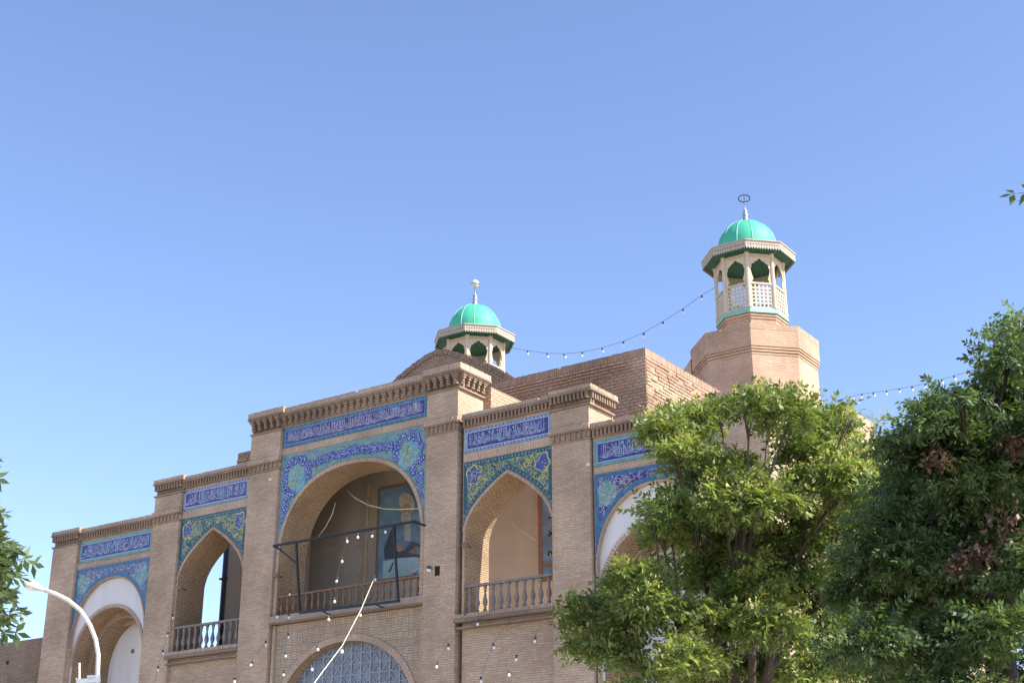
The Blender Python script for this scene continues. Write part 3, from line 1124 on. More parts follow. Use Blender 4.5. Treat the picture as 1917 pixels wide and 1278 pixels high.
# ------------------------------------------------------------------ roof blocks and vaulted roof behind the portal
for nm, x0, x1, zt, lab in (('roof_block', 2.6, 8.4, 16.49, 'flat-topped reddish brick roof block left of the taller minaret'),
                            ('roof_block', -8.2, -2.6, 16.1, 'low brick roof block peeping out behind the left middle pier')):
    t = thing(nm, ((x0 + x1) / 2, 5.6, 13.0), lab, 'roof block')
    m = MB()
    m.box(x0, x1, 3.2, 8.1, 13.0, zt - 0.24)
    m.build('wall', 'brick_red', t)
    s = MB()
    soldier(s, (x0, 3.2), (x1, 3.2), (0, -1), zt - 0.24, zt, pitch=0.075, proud=0.012, thick=0.24, seed=3)
    soldier(s, (x1, 3.2), (x1, 8.1), (1, 0), zt - 0.24, zt, pitch=0.075, proud=0.012, thick=0.24, seed=4)
    m2 = s.build('upright_brick_course', 'brick_red', t)
    m2.data.materials[0] = M['brick_band_red']
    MB().box(x0 + 0.1, x1 - 0.25, 3.45, 8.0, zt - 0.26, zt - 0.05).build('flat_roof', 'stone', t)
    cs = MB()                                  # proud courses with deep joints near the top
    cr_ = random.Random(2)
    for k in range(12):
        z = zt - 0.34 - k * 0.108
        xx = x0
        xe = x1 - (0.35 if k < 4 else 1.2 + 0.33 * (k - 4)) - cr_.uniform(0, 0.3)
        while xx < xe:
            l = cr_.uniform(0.2, 0.5)
            cs.box(xx, min(xe, xx + l), 3.165 + cr_.uniform(-0.012, 0.014), 3.2, z + cr_.uniform(-0.006, 0.006), z + 0.066)
            xx += l + 0.012
    pc_ = cs.build('proud_courses', 'brick_red', t)
    pc_['kind'] = 'stuff'
    cs = MB()
    for k in range(14):
        z = zt - 0.36 - k * 0.108
        yy = 3.22
        while yy < 8.0:
            l = cr_.uniform(0.2, 0.45)
            if cr_.random() < 0.86:
                cs.box(x1, x1 + 0.028 + cr_.uniform(-0.012, 0.012), yy, min(8.05, yy + l), z + cr_.uniform(-0.006, 0.006), z + 0.07)
            yy += l + 0.012
    pc_ = cs.build('proud_courses', 'brick_red', t)
    pc_['kind'] = 'stuff'

vr = thing('vaulted_roof', (0, 6.5, 14.0), 'curved brick gable and vault rising behind the middle bay', 'roof')
GP = [(0, 18.44), (0.45, 18.34), (0.9, 18.16), (1.35, 17.95), (1.8, 17.7), (2.6, 17.22), (3.4, 16.66), (3.9, 16.2), (4.4, 15.6), (4.9, 14.8), (5.0, 14.0)]
path = [(-x, z) for x, z in GP[::-1]] + GP[1:]
m = MB()
m.face([(x, 4.0, z) for x, z in path])
for (xa, za), (xb, zb) in zip(path, path[1:]):
    m.face([(xa, 4.0, za), (xb, 4.0, zb), (xb, 9.5, zb), (xa, 9.5, za)])
m.face([(x, 9.5, z) for x, z in path][::-1])
m.build('gable', 'gable_brick', vr)
m = MB()
rr = random.Random(9)
for (xa, za), (xb, zb) in zip(path, path[1:]):
    L = math.hypot(xb - xa, zb - za)
    n = max(1, int(L / 0.085))
    tx, tz = (xb - xa) / L, (zb - za) / L
    for k in range(n):
        s0, s1 = k * L / n + 0.006, (k + 1) * L / n - 0.006
        yy = 3.95 + rr.uniform(-0.015, 0.015)
        q = [(xa + tx * s0, za + tz * s0), (xa + tx * s1, za + tz * s1)]
        o = 0.05 + rr.uniform(-0.012, 0.012)
        A, B_ = q
        C_ = (B_[0] - tz * o, B_[1] + tx * o)
        D_ = (A[0] - tz * o, A[1] + tx * o)
        A2, B2 = (A[0] + tz * 0.14, A[1] - tx * 0.14), (B_[0] + tz * 0.14, B_[1] - tx * 0.14)
        m.face([(A2[0], yy, A2[1]), (B2[0], yy, B2[1]), (C_[0], yy, C_[1]), (D_[0], yy, D_[1])])
        m.face([(D_[0], yy, D_[1]), (C_[0], yy, C_[1]), (C_[0], 4.25, C_[1]), (D_[0], 4.25, D_[1])])
        m.face([(A2[0], yy, A2[1]), (A2[0], 4.01, A2[1]), (B2[0], 4.01, B2[1]), (B2[0], yy, B2[1])])
m.build('brick_rim', 'gable_brick', vr)

# ------------------------------------------------------------------ minarets
OA = [R_(22.5 + 45 * k) for k in range(8)]


def octa(mb, cx, cy, prof, cap=True):
    """octagonal prism through (circumradius, z) steps"""
    rings = [[(cx + r * math.cos(a), cy + r * math.sin(a), z) for a in OA] for r, z in prof]
    for A, B_ in zip(rings, rings[1:]):
        for j in range(8):
            l = (j + 1) % 8
            mb.face([A[j], A[l], B_[l], B_[j]])
    if cap:
        mb.face(rings[-1])
        mb.face(rings[0][::-1])


def minaret(cx, cy, dz, label, ball):
    t = thing('minaret', (cx, cy, 13.0), label, 'minaret', 'pair of minarets above the portal')
    b = MB()
    hw = 2.42
    octa(b, cx, cy, [(2.27, 0.0), (2.27, 17.0 + dz)])
    b.build('base', 'brick_tower', t)
    for (ex, top_) in ((2.86, 18.15), (3.25, 16.7)):
        MB().box(cx + 0.5, cx + ex, cy + 1.2 + 0.4 * (ex > 3), cy + 4.0, 0, top_ + dz).build('rear_buttress', 'brick_tower', t)
    d = MB()
    octa(d, cx, cy, [(2.27, 17.0 + dz), (2.27, 19.53 + dz)])
    octa(d, cx, cy, [(2.37, 19.83 + dz), (2.37, 20.46 + dz)])
    dr = d.build('drum', 'brick_tower', t)
    for k in range(3):
        q = MB()
        octa(q, cx, cy, [(2.29 + 0.03 * k, 19.53 + 0.1 * k + dz), (2.29 + 0.03 * k, 19.595 + 0.1 * k + dz)])
        octa(q, cx, cy, [(2.25 + 0.03 * k, 19.595 + 0.1 * k + dz), (2.25 + 0.03 * k, 19.63 + 0.1 * k + dz)])
        q.build('moulding_course', 'brick_tower', dr)
    q = MB()
    for j in range(8):
        a, c = OA[j], OA[(j + 1) % 8]
        am = (a + c) / 2 if j < 7 else OA[7] + R_(22.5)
        p0 = (cx + 2.37 * math.cos(a), cy + 2.37 * math.sin(a))
        p1 = (cx + 2.37 * math.cos(c), cy + 2.37 * math.sin(c))
        soldier(q, p0, p1, (math.cos(am), math.sin(am)), 20.46 + dz, 20.68 + dz, pitch=0.075, proud=0.006, thick=0.25, seed=j)
    q.build('upright_brick_course', 'brick_tower', dr)
    # sloping shoulder towards the portal, left of the drum
    q = MB()
    A, B_, C_ = (cx - 2.1, cy - 0.95, 20.4 + dz), (cx - 2.1, cy + 0.95, 20.4 + dz), (cx - 3.6, cy, 18.2 + dz)
    q.face([(cx - 2.15, cy - 1.0, 18.0 + dz), (cx - 3.7, cy - 0.7, 18.0 + dz), (cx - 3.3, cy - 0.7, 19.3 + dz), (cx - 2.15, cy - 1.0, 20.3 + dz)][::-1])
    q.face([(cx - 2.15, cy - 1.0, 20.3 + dz), (cx - 3.3, cy - 0.7, 19.3 + dz), (cx - 3.3, cy + 0.7, 19.3 + dz), (cx - 2.15, cy + 1.0, 20.3 + dz)])
    q.face([(cx - 3.3, cy - 0.7, 19.3 + dz), (cx - 3.7, cy - 0.7, 18.0 + dz), (cx - 3.7, cy + 0.7, 18.0 + dz), (cx - 3.3, cy + 0.7, 19.3 + dz)])
    q.build('buttress', 'brick_tower', t)
    # lantern
    lb = MB()
    octa(lb, cx, cy, [(1.26, 20.5 + dz), (1.26, 21.28 + dz)])
    octa(lb, cx, cy, [(1.29, 21.30 + dz), (1.29, 21.38 + dz)])
    octa(lb, cx, cy, [(1.32, 21.40 + dz), (1.32, 21.50 + dz)])
    octa(lb, cx, cy, [(1.27, 21.27 + dz), (1.27, 21.51 + dz)])
    lb.build('lantern_base', 'brick_tower', t)
    sl_ = MB()
    octa(sl_, cx, cy, [(1.37, 21.52 + dz), (1.34, 21.72 + dz)])
    sl_.build('sill', 'mint', t)
    RP = 1.27
    zf = 21.72 + dz
    ap = RP * math.cos(R_(22.5))
    half = RP * math.sin(R_(22.5))
    for j in range(8):
        a = OA[j]
        p = MB()
        px_, py_ = cx + RP * math.cos(a), cy + RP * math.sin(a)
        p.lathe([(0.095, zf), (0.095, zf + 0.1), (0.075, zf + 0.12), (0.075, zf + 2.1), (0.1, zf + 2.14), (0.1, zf + 2.3)], px_, py_, 8)
        p.build('post', 'cream', t)
        am = a + R_(22.5)
        nx, ny = math.cos(am), math.sin(am)
        tx, ty = -ny, nx

        def P(u, z, o=0.0):
            return (cx + nx * (ap + o) + tx * u, cy + ny * (ap + o) + ty * u, z)
        hw2 = half - 0.07

        def slab(mb, u0, u1, z0, z1, o0=-0.02, o1=0.02):
            q8 = [P(u0, z0, o1), P(u1, z0, o1), P(u1, z0, o0), P(u0, z0, o0), P(u0, z1, o1), P(u1, z1, o1), P(u1, z1, o0), P(u0, z1, o0)]
            for f in ((0, 1, 5, 4), (1, 2, 6, 5), (2, 3, 7, 6), (3, 0, 4, 7), (4, 5, 6, 7), (3, 2, 1, 0)):
                mb.face([q8[i_] for i_ in f])
        la = MB()                              # lattice parapet
        z0, z1 = zf, zf + 1.03
        slab(la, -hw2, hw2, z1 - 0.07, z1, -0.04, 0.04)
        slab(la, -hw2, hw2, z0, z0 + 0.05, -0.03, 0.03)
        nc, nr = 5, 6
        for k in range(nc + 1):
            u = -hw2 + 0.025 + k * (2 * hw2 - 0.05) / nc
            slab(la, u - 0.031, u + 0.031, z0, z1, -0.014, 0.014)
        for k in range(1, nr):
            z = z0 + 0.05 + k * (z1 - z0 - 0.12) / nr
            slab(la, -hw2, hw2, z - 0.031, z + 0.031, -0.0155, 0.0155)
        la.build('lattice_panel', 'cream', t)
        # cusped window: opening half width by height
        zb, H = z1, 1.18
        cus = [(0.285, 0.0), (0.30, 0.05), (0.285, 0.10), (0.25, 0.13), (0.265, 0.2), (0.30, 0.32), (0.325, 0.45), (0.33, 0.58), (0.29, 0.63), (0.30, 0.70),
               (0.26, 0.77), (0.2, 0.80), (0.17, 0.86), (0.09, 0.89), (0.04, 0.95), (0.0, 1.0)]
        cus = [(a_ * 1.13, b_) for a_, b_ in cus]
        wpn = MB()
        for o, fl in ((0.02, 1), (-0.02, -1)):
            for (w0, h0), (w1, h1) in zip(cus, cus[1:]):
                for s in (-1, 1):
                    q4 = [P(s * w0, zb + h0, o), P(s * hw2, zb + h0, o), P(s * hw2, zb + h1, o), P(s * w1, zb + h1, o)]
                    wpn.face(q4 if s * fl > 0 else q4[::-1])
            q4 = [P(-hw2, zb + 1.0, o), P(hw2, zb + 1.0, o), P(hw2, zb + H, o), P(-hw2, zb + H, o)]
            wpn.face(q4 if fl > 0 else q4[::-1])
        for (w0, h0), (w1, h1) in zip(cus, cus[1:]):
            for s in (-1, 1):
                wpn.face([P(s * w0, zb + h0, 0.02), P(s * w0, zb + h0, -0.02), P(s * w1, zb + h1, -0.02), P(s * w1, zb + h1, 0.02)])
        wo_ = wpn.build('cusped_panel', 'cream', t)
        dn = MB()
        for k in range(9):
            u = -hw2 + 0.05 + k * (2 * hw2 - 0.1) / 8
            slab(dn, u - 0.02, u + 0.02, zb + 1.04, zb + 1.09, 0.021, 0.05)
        slab(dn, -hw2, hw2, zb + 1.09, zb + 1.13, 0.021, 0.06)
        dn.build('dentil_strip', 'cream', wo_)
    # eave: soffit, fascia boards, roof
    RE = 1.76
    ze = 24.24 + dz
    q = MB()
    octa(q, cx, cy, [(1.2, 23.90 + dz), (RE - 0.03, 24.06 + dz), (RE - 0.03, 24.12 + dz)], cap=False)
    q.face([(cx + 1.2 * math.cos(a), cy + 1.2 * math.sin(a), 23.90 + dz) for a in OA][::-1])
    q.build('eave_soffit', 'dark_green', t)
    q = MB()
    octa(q, cx, cy, [(RE + 0.05, ze), (RE + 0.05, ze + 0.045), (1.15, ze + 0.16)])
    q.build('eave_roof', 'fascia', t)
    ape, he = RE * math.cos(R_(22.5)), RE * math.sin(R_(22.5))
    for j in range(8):
        am = OA[j] + R_(22.5)
        nx, ny = math.cos(am), math.sin(am)
        tx, ty = -ny, nx

        def Q(u, z, o=0.0):
            return (cx + nx * (ape + o) + tx * u, cy + ny * (ape + o) + ty * u, z)
        fb = MB()
        n = 13
        for k in range(n):
            u0, u1 = -he + 2 * he * k / n, -he + 2 * he * (k + 1) / n
            um = (u0 + u1) / 2
            for o, fl in ((0.012, 1), (-0.012, -1)):
                pts = [Q(u0, ze - 0.25, o), Q(um, ze - 0.33, o), Q(u1, ze - 0.25, o), Q(u1, ze, o), Q(u0, ze, o)]
                fb.face(pts if fl > 0 else pts[::-1])
        fo_ = fb.build('fascia_board', 'fascia', t)
        hl = MB()
        for k in range(1, n):
            u = -he + 2 * he * k / n
            r = 0.026
            hl.face([Q(u - r, ze - 0.14, 0.0135), Q(u, ze - 0.18, 0.0135), Q(u + r, ze - 0.14, 0.0135), Q(u, ze - 0.10, 0.0135)])
        hl.build('pierced_holes', 'hole', fo_)
    # dome with seams and finial
    RD = 1.13
    zc = 24.60 + dz
    prof = [(RD, 24.28 + dz), (RD, zc - 0.1)]
    for k in range(15):
        th = (math.pi / 2) * k / 14
        r = RD * math.cos(th) ** 0.96 if k < 14 else 0.03
        prof.append((max(r, 0.03), zc + 1.17 * math.sin(th) + 0.04 * math.sin(th) ** 8))
    dm = MB().lathe(prof, cx, cy, 40).build('dome', 'dome_green', t, True)
    for k in range(12):
        a = 2 * math.pi * k / 12 + 0.1
        MB().tube([(cx + (r + 0.004) * math.cos(a), cy + (r + 0.004) * math.sin(a), z + 0.004) for r, z in prof[1:]], 0.013, 5).build('dome_seam', 'rib_green', dm)
    f = MB()
    zt = prof[-1][1]
    f.lathe([(0.13, zt - 0.04), (0.09, zt + 0.03), (0.13, zt + 0.1), (0.09, zt + 0.17), (0.06, zt + 0.19), (0.12, zt + 0.26), (0.12, zt + 0.3), (0.06, zt + 0.37),
             (0.10, zt + 0.43), (0.10, zt + 0.47), (0.035, zt + 0.53), (0.025, zt + 0.56), (0.025, zt + 0.78), (0.05, zt + 0.8), (0.03, zt + 0.86)], cx, cy, 12)
    fin = f.build('finial', 'steel', t, True)
    top = Vector((cx, cy, zt + 1.02))
    if ball:
        MB().lathe([(0.02, top.z - 0.17)] + [(0.185 * math.cos(a), top.z + 0.185 * math.sin(a)) for a in [R_(-75 + 15 * q_) for q_ in range(11)]] + [(0.01, top.z + 0.186)], cx, cy,
                   16).build('finial_ball', 'lamp_white', fin, True)
        rr_ = 0.2
        MB().tube([top + Vector((rr_ * math.cos(a), rr_ * math.sin(a), -0.02)) for a in [2 * math.pi * q_ / 20 for q_ in range(21)]], 0.018, 6).build(
            'finial_ring', 'steel', fin)
    else:
        # tilted open ring
        e1 = (_rt * 0.98 + Vector((0, 0, 0.10))).normalized()
        e2 = Vector((0, 0, 1)) * 0.72 + _fw * 0.4
        MB().tube([top + (e1 * math.cos(a) + e2 * math.sin(a)) * 0.225 for a in [2 * math.pi * q_ / 24 for q_ in range(25)]], 0.022, 6).build('finial_ring', 'metal_dark', fin)
        MB().tube([top + Vector((0, 0, -0.2)), top + Vector((0, 0, 0.1))], 0.012, 6).build('finial_pin', 'metal_dark', fin)
    return t


minaret(6.46, 15.0, 0.0, 'taller-looking minaret on an octagonal brick drum, green dome with open ring finial', False)
minaret(-6.56, 15.0, -0.4, 'minaret lantern with green dome and white ball finial behind the gable', True)

# ------------------------------------------------------------------ boundary wall left of the portal
wl = MB()
wl.box(-70, -13.5, 1.0, 1.6, 0, 9.98)
t = wl.build('boundary_wall', 'brick_dark', None)  # wall in shade: the dark brick colour carries that shade
tag(t, 'plain brick wall running off left of the portal, its shade put into the colour', 'wall')
h = MB().box(-16.9, -16.78, 0.985, 1.0, 9.2, 9.32).build('wall_hole', 'hole', t)

# ------------------------------------------------------------------ paintings on the gallery wall
mu = thing('wall_painting', (0, 3.05, 10.7), 'framed blue wall painting of a turbaned man holding an open book', 'painting')
XM0, XM1, ZM0, ZM1 = -1.42, 1.42, 10.75, 13.66
y0 = 3.04
M['p_blue'] = plain_mat('painting sky', (0.13, 0.225, 0.31), 0.5, var=0.4, scale=1.4, bstr=0)
M['p_pale'] = plain_mat('painting pale table', (0.29, 0.42, 0.48), 0.5, var=0.25, scale=2.5, bstr=0)
M['p_robe'] = plain_mat('painting dark cloak', (0.045, 0.06, 0.085), 0.5, var=0.4, scale=3, bstr=0)
M['p_shirt'] = plain_mat('painting slate robe', (0.12, 0.19, 0.29), 0.5, var=0.3, scale=4, bstr=0)
M['p_skin'] = plain_mat('painting skin', (0.34, 0.20, 0.14), 0.5, var=0.12, bstr=0)
M['p_turban'] = plain_mat('painting turban', (0.38, 0.35, 0.26), 0.5, var=0.2, scale=6, bstr=0)
M['p_beard'] = plain_mat('painting grey beard', (0.33, 0.32, 0.29), 0.5, var=0.2, scale=9, bstr=0)
M['p_book'] = plain_mat('painting book cover', (0.055, 0.06, 0.08), 0.5, bstr=0)
M['p_page'] = plain_mat('painting page', (0.21, 0.15, 0.15), 0.5, var=0.15, bstr=0)
MB().box(XM0, XM1, y0, 3.1, ZM0, ZM1).build('painted_ground', 'p_blue', mu)
fr = MB()
fr.box(XM0 - 0.08, XM0, y0 - 0.03, 3.1, ZM0 - 0.08, ZM1 + 0.08)
fr.box(XM1, XM1 + 0.08, y0 - 0.03, 3.1, ZM0 - 0.08, ZM1 + 0.08)
fr.box(XM0, XM1, y0 - 0.03, 3.1, ZM1, ZM1 + 0.08)
fr.box(XM0, XM1, y0 - 0.03, 3.1, ZM0 - 0.08, ZM0)
fr.build('frame', 'wood_brown', mu)


def shape(name, mat, pts, lift, parent):
    # pts in photograph pixels on the wall plane
    m_ = MB()
    v = [atY(a, b, y0) for a, b in pts]
    m_.face([(p.x, y0 - lift, p.z) for p in v])
    return m_.build(name, mat, parent)


def oval(cx_, cy_, rx, ry, n=18, tilt=0.0):
    return [(cx_ + rx * math.cos(a) - tilt * ry * math.sin(a), cy_ + ry * math.sin(a)) for a in [-2 * math.pi * k / n for k in range(n)]]


shape('painted_table', 'p_pale', [(717, 1084), (800, 1076), (800, 1034), (717, 1050)], 0.003, mu)
shape('painted_cloak', 'p_robe', [(720, 1046), (800, 1040), (822, 1030), (812, 1000), (800, 985), (786, 975), (752, 975), (737, 985), (728, 1002), (719, 1028)], 0.006, mu)
shape('painted_robe', 'p_shirt', [(742, 1030), (800, 1030), (800, 985), (778, 972), (756, 974), (742, 984)], 0.009, mu)
shape('painted_collar', 'p_beard', [(758, 1012), (770, 1012), (768, 976), (758, 976)], 0.012, mu)
shape('painted_turban', 'p_turban', oval(762, 941, 15, 19, tilt=-0.15), 0.015, mu)
shape('turban_fold', 'p_beard', [(749, 946), (752, 946), (773, 929), (770, 927)], 0.0165, mu)
shape('painted_face', 'p_skin', oval(762, 957, 10, 15), 0.018, mu)
shape('painted_eye', 'p_robe', oval(758, 955, 2, 1.2), 0.024, mu)
shape('painted_eye', 'p_robe', oval(767, 953.5, 2, 1.2), 0.024, mu)
shape('painted_nose', 'p_beard', [(762, 961), (765, 960.5), (764, 954)], 0.024, mu)
shape('painted_beard', 'p_beard', oval(761, 969, 10, 11), 0.021, mu)
shape('painted_mouth', 'p_skin', oval(763, 965, 3.5, 1.5), 0.024, mu)
shape('painted_brow', 'p_beard', [(754, 952), (771, 949), (771, 951), (754, 954)], 0.024, mu)
shape('painted_book', 'p_book', [(750, 1040), (798, 1044), (806, 1024), (771, 1013)], 0.024, mu)
shape('painted_page', 'p_page', [(765, 1034), (793, 1040), (795, 1028), (780, 1022)], 0.027, mu)
shape('painted_hand', 'p_skin', oval(749, 1025, 6, 8), 0.030, mu)
shape('painted_flourish', 'p_robe', [(727, 1070), (735, 1052), (738, 1052), (731, 1070)], 0.006, mu)
shape('painted_flourish', 'p_robe', [(768, 1073), (778, 1071), (784, 1066), (779, 1075)], 0.006, mu)

cp = thing('calligraphy_panel', (5.4, 3.05, 10.0), 'blue calligraphy panel in a rust-brown frame behind the right balcony arch', 'panel')
M['rust'] = plain_mat('rust brown frame', (0.30, 0.125, 0.06), 0.6)
M['p_slate'] = plain_mat('panel slate blue', (0.17, 0.235, 0.32), 0.55, var=0.35, scale=2.0, bstr=0)
M['p_gold'] = plain_mat('panel gold outline', (0.36, 0.28, 0.07), 0.5, bstr=0)
MB().box(4.82, 6.9, 3.06, 3.15, 10.12, 13.0).build('painted_ground', 'p_slate', cp)
fr = MB()
fr.box(4.70, 4.82, 3.02, 3.15, 10.0, 13.1)
fr.box(6.9, 7.02, 3.02, 3.15, 10.0, 13.1)
fr.box(4.82, 6.9, 3.02, 3.15, 13.0, 13.1)
fr.box(4.82, 6.9, 3.02, 3.15, 10.0, 10.12)
fr.box(4.82, 6.9, 3.03, 3.15, 10.42, 10.5)
fr.build('frame', 'rust', cp)
GL = [[(1026, 1000), (1029, 1003), (1031, 999), (1029, 994), (1034, 999), (1038, 1000)], [(1035, 1008), (1037, 1009)],
      [(1027, 1040), (1027, 1034), (1030, 1031), (1034, 1036), (1038, 1034)], [(1036, 1042), (1038, 1043)],
      [(1027, 970), (1031, 968), (1036, 969)]]
for mat, wd, yy in (('p_gold', 0.10, 3.055), ('hole', 0.055, 3.050)):
    q = MB()
    for st in GL:
        v = [atY(a, b, 3.06) for a, b in st]
        ribbon(q, [(p.x, p.z) for p in v], wd, yy)
    q.build('painted_letters', mat, cp)

# ------------------------------------------------------------------ pipe at the corner behind the left balcony
pp = MB().tube([(-8.35, 3.2, 8.5), (-8.35, 3.2, 13.6)], 0.15, 10).build('drain_pipe', 'pipe_blue', None, True)
tag(pp, 'dark blue drain pipe standing behind the left balcony arch', 'pipe')
MB().box(-8.52, -8.2, 3.03, 3.3, 11.6, 11.66).build('pipe_clip', 'metal_dark', pp)

# ------------------------------------------------------------------ metal banner frame in front of the middle balcony
bf = thing('banner_frame', (0.3, -0.5, 9.1), 'thin dark metal banner frame hanging before the middle balcony', 'frame')


def fbar(name, a, b, wd=0.05):
    MB().bar(a, b, wd).build(name, 'metal_dark', bf)


yb = -0.5
zt_, zb_ = 11.31, 9.13
fbar('top_bar', (-2.55, yb, zt_ + 0.02), (2.85, yb, zt_), 0.06)
fbar('bottom_bar', (-1.32, yb, zb_ + 0.06), (2.42, yb, zb_), 0.07)
fbar('post', (-1.62, yb, zt_), (-1.32, yb, zb_ + 0.06), 0.055)
fbar('post', (2.12, yb, zt_), (2.38, yb, zb_), 0.055)
fbar('wall_arm', (-2.55, yb, zt_ + 0.02), (-2.75, 0.05, zt_ + 0.02), 0.05)
fbar('wall_arm', (2.85, yb, zt_), (2.95, -0.08, zt_ - 0.05), 0.05)
fbar('brace', (-2.45, yb, zt_), (-1.58, yb, zt_ - 0.62), 0.04)
fbar('foot', (-0.5, yb, zb_ + 0.05), (-0.5, -0.1, 9.1), 0.03)
fbar('foot', (1.5, yb, zb_ + 0.02), (1.5, -0.1, 9.1), 0.03)

# ------------------------------------------------------------------ strings of bulbs and the cream cable
blb = MB().lathe([(0.012, 0.0), (0.024, -0.012), (0.036, -0.04), (0.038, -0.06), (0.028, -0.085), (0.008, -0.095)], n=10).mesh('bulb', True)
blb.materials.append(M['glass_white'])
skt = MB().lathe([(0.02, 0.075), (0.03, 0.065), (0.03, 0.0), (0.02, -0.01)], n=8).mesh('socket')
skt.materials.append(M['wire'])


def string_light(label, pts, ya, yb_, ext=None, mat='wire', rad=0.0035, skip=(), sc=1.0, grp='strings of bare bulbs hung before the portal'):
    """pts: bulbs in photograph pixels from the top down; the string runs from depth ya to yb_"""
    n = len(pts)
    P3 = [atY(a, b, ya + (yb_ - ya) * k / max(1, n - 1)) for k, (a, b) in enumerate(pts)]
    path_ = []
    for a, b in zip(P3, P3[1:]):
        for q in range(4):
            f_ = q / 4
            c = a.lerp(b, f_)
            path_.append(c + Vector((0, 0, 0.075 * sc)))
    path_.append(P3[-1] + Vector((0, 0, 0.075 * sc)))
    if ext:
        path_ = [atY(*ext[0])] + path_ if ext[0] else path_
        if len(ext) > 1 and ext[1]:
            path_ = path_ + [atY(*ext[1])]
    o = thing('string_light', P3[0], label, 'string light', grp)
    MB().tube(path_, rad, 5).build('wire', mat, o)
    for k, p in enumerate(P3):
        if k in skip:
            continue
        rz = random.uniform(-0.35, 0.35)
        a = add('socket', skt, None, o, p)
        b = add('bulb', blb, None, o, p)
        a.scale = b.scale = (sc, sc, sc)
        a.rotation_euler = b.rotation_euler = (random.uniform(-0.25, 0.25), rz, 0)
    return o


string_light('bulb string dropping from the banner frame across the balcony to the low arch',
             [(722, 992), (696.6, 1000), (669.6, 1002), (649, 1010), (640, 1047), (631, 1084), (626, 1122), (614.6, 1156), (595, 1212), (583, 1249)], -0.55, -3.0,
             [None, (575, 1290, -3.4)])
string_light('bulb string along the left edge of the middle balcony', [(542.6, 1109), (540.5, 1152), (540, 1189), (534.4, 1224), (531, 1259)], -0.2, -2.2,
             [(543, 1085, 0.0), (528, 1290, -2.6)])
string_light('bulb string crossing the pier left of the middle bay', [(519, 1151), (498, 1203), (471, 1241), (439, 1272)], -0.2, -2.2, [(535, 1112, 0.0), (425, 1292, -2.6)])
string_light('bulb string on the pier left of the left balcony', [(323.5, 1153), (314, 1186), (305, 1220), (296, 1250)], -0.25, -1.6, [(330, 1130, -0.12), (288, 1285, -2.0)])
string_light('bulb string under the left end of the right balcony', [(895, 1164), (839.5, 1209), (818, 1244)], -0.3, -1.8, [(930, 1140, -0.17), (800, 1285, -2.4)])
string_light('bulb string under the middle of the right balcony', [(1001.8, 1196), (966.7, 1230), (952.6, 1259)], -0.4, -1.8, [(1016, 1148, -0.17), (940, 1290, -2.4)])
string_light('short bulb string below the right balcony ledge', [(924, 1208), (900.5, 1271)], -0.4, -1.4, [(960, 1150, -0.17), (893, 1290, -1.8)])
string_light('pair of bulbs hung close together on the pier beside the small dark slot',
             [(801, 1063), (804.5, 1064)], -0.15, -0.15, None)
# the cream cable that comes forward from the balcony
tcab = [(703, 1076), (675, 1142), (640.5, 1208), (604, 1256), (583, 1285)]
P3 = [atY(a, b, -0.6 - 2.2 * k) for k, (a, b) in enumerate(tcab)]
cb_ = thing('power_cable', P3[0], 'thick cream cable with three bulbs slanting down from the middle balcony', 'cable')
MB().tube(P3, 0.013, 6).build('cable', 'cable_cream', cb_, True)
for k in range(3):
    for nm, me in (('socket', skt), ('bulb', blb)):
        q = add(nm, me, None, cb_, P3[k] - Vector((0, 0, 0.08)))
        q.scale = (1.15, 1.15, 1.15) if k == 2 else (0.95, 0.95, 0.95)
gc = MB()
gpts = [(647, 915), (665, 932), (690, 945), (720, 952), (750, 953), (785, 951)]
gc.tube([atY(a, b, 1.6) for a, b in gpts], 0.018, 6)
gco = tag(gc.build('slack_cable', 'cable_cream', None, True), 'pale slack cable drooping in front of the wall painting', 'cable')
gc = MB().tube([atY(a, b, 1.4) for a, b in ((628, 940), (622, 962), (610, 985), (593, 1008))], 0.014, 6)
tag(gc.build('slack_cable', 'cable_cream', None, True), 'pale cable hanging inside the left half of the middle arch', 'cable')
gc = MB().tube([atY(a, b, 2.9) for a, b in ((944, 966), (960, 982), (980, 997), (1002, 1010))], 0.014, 6)
tag(gc.build('slack_cable', 'cable_cream', None, True), 'thin pale cable on the beige wall inside the right balcony arch', 'cable')

# string between the two minarets and the one leaving to the right
mt = [(957, 655), (988, 660), (1025, 665), (1057, 666), (1090, 663), (1128, 655), (1167, 643), (1205, 627), (1241, 606), (1279, 582), (1314, 557)]
string_light('long bulb string sagging between the two minarets', mt, 14.0, 13.6, [(948, 650, 14.0), (1342, 536, 13.6)], rad=0.008, skip=(0,), sc=1.25,
             grp='bulb strings against the sky')
mt2 = [(1613, 741), (1636, 738), (1660, 735), (1684, 731), (1708, 727), (1732, 722), (1764, 714), (1787, 707), (1811, 700), (1835, 693)]
string_light('faint bulb string against the sky right of the drum', mt2, 12.0, 8.0, [(1556, 752, 12.5), (1900, 668, 6.5)], rad=0.006, sc=0.95,
             grp='bulb strings against the sky')

# ------------------------------------------------------------------ small fittings on the jambs
for (px_, py_, Yw, lab) in ((874, 1020.5, -0.12, 'small dark floodlight on the left jamb of the right balcony arch'),
                            (520, 1077, -0.12, 'small dark fitting low on the left jamb of the middle arch'),
                            (340, 1101, -0.1, 'small dark fitting on the jamb of the left balcony arch')):
    p = atY(px_, py_, Yw)
    o = thing('floodlight', p, lab, 'lamp')
    MB().box(p.x - 0.09, p.x + 0.09, p.y - 0.12, p.y - 0.01, p.z - 0.05, p.z + 0.06).build('lamp_body', 'wood_brown', o)
    MB().bar((p.x, p.y - 0.02, p.z), (p.x, p.y + 0.2, p.z - 0.02), 0.03).build('bracket', 'metal_dark', o)

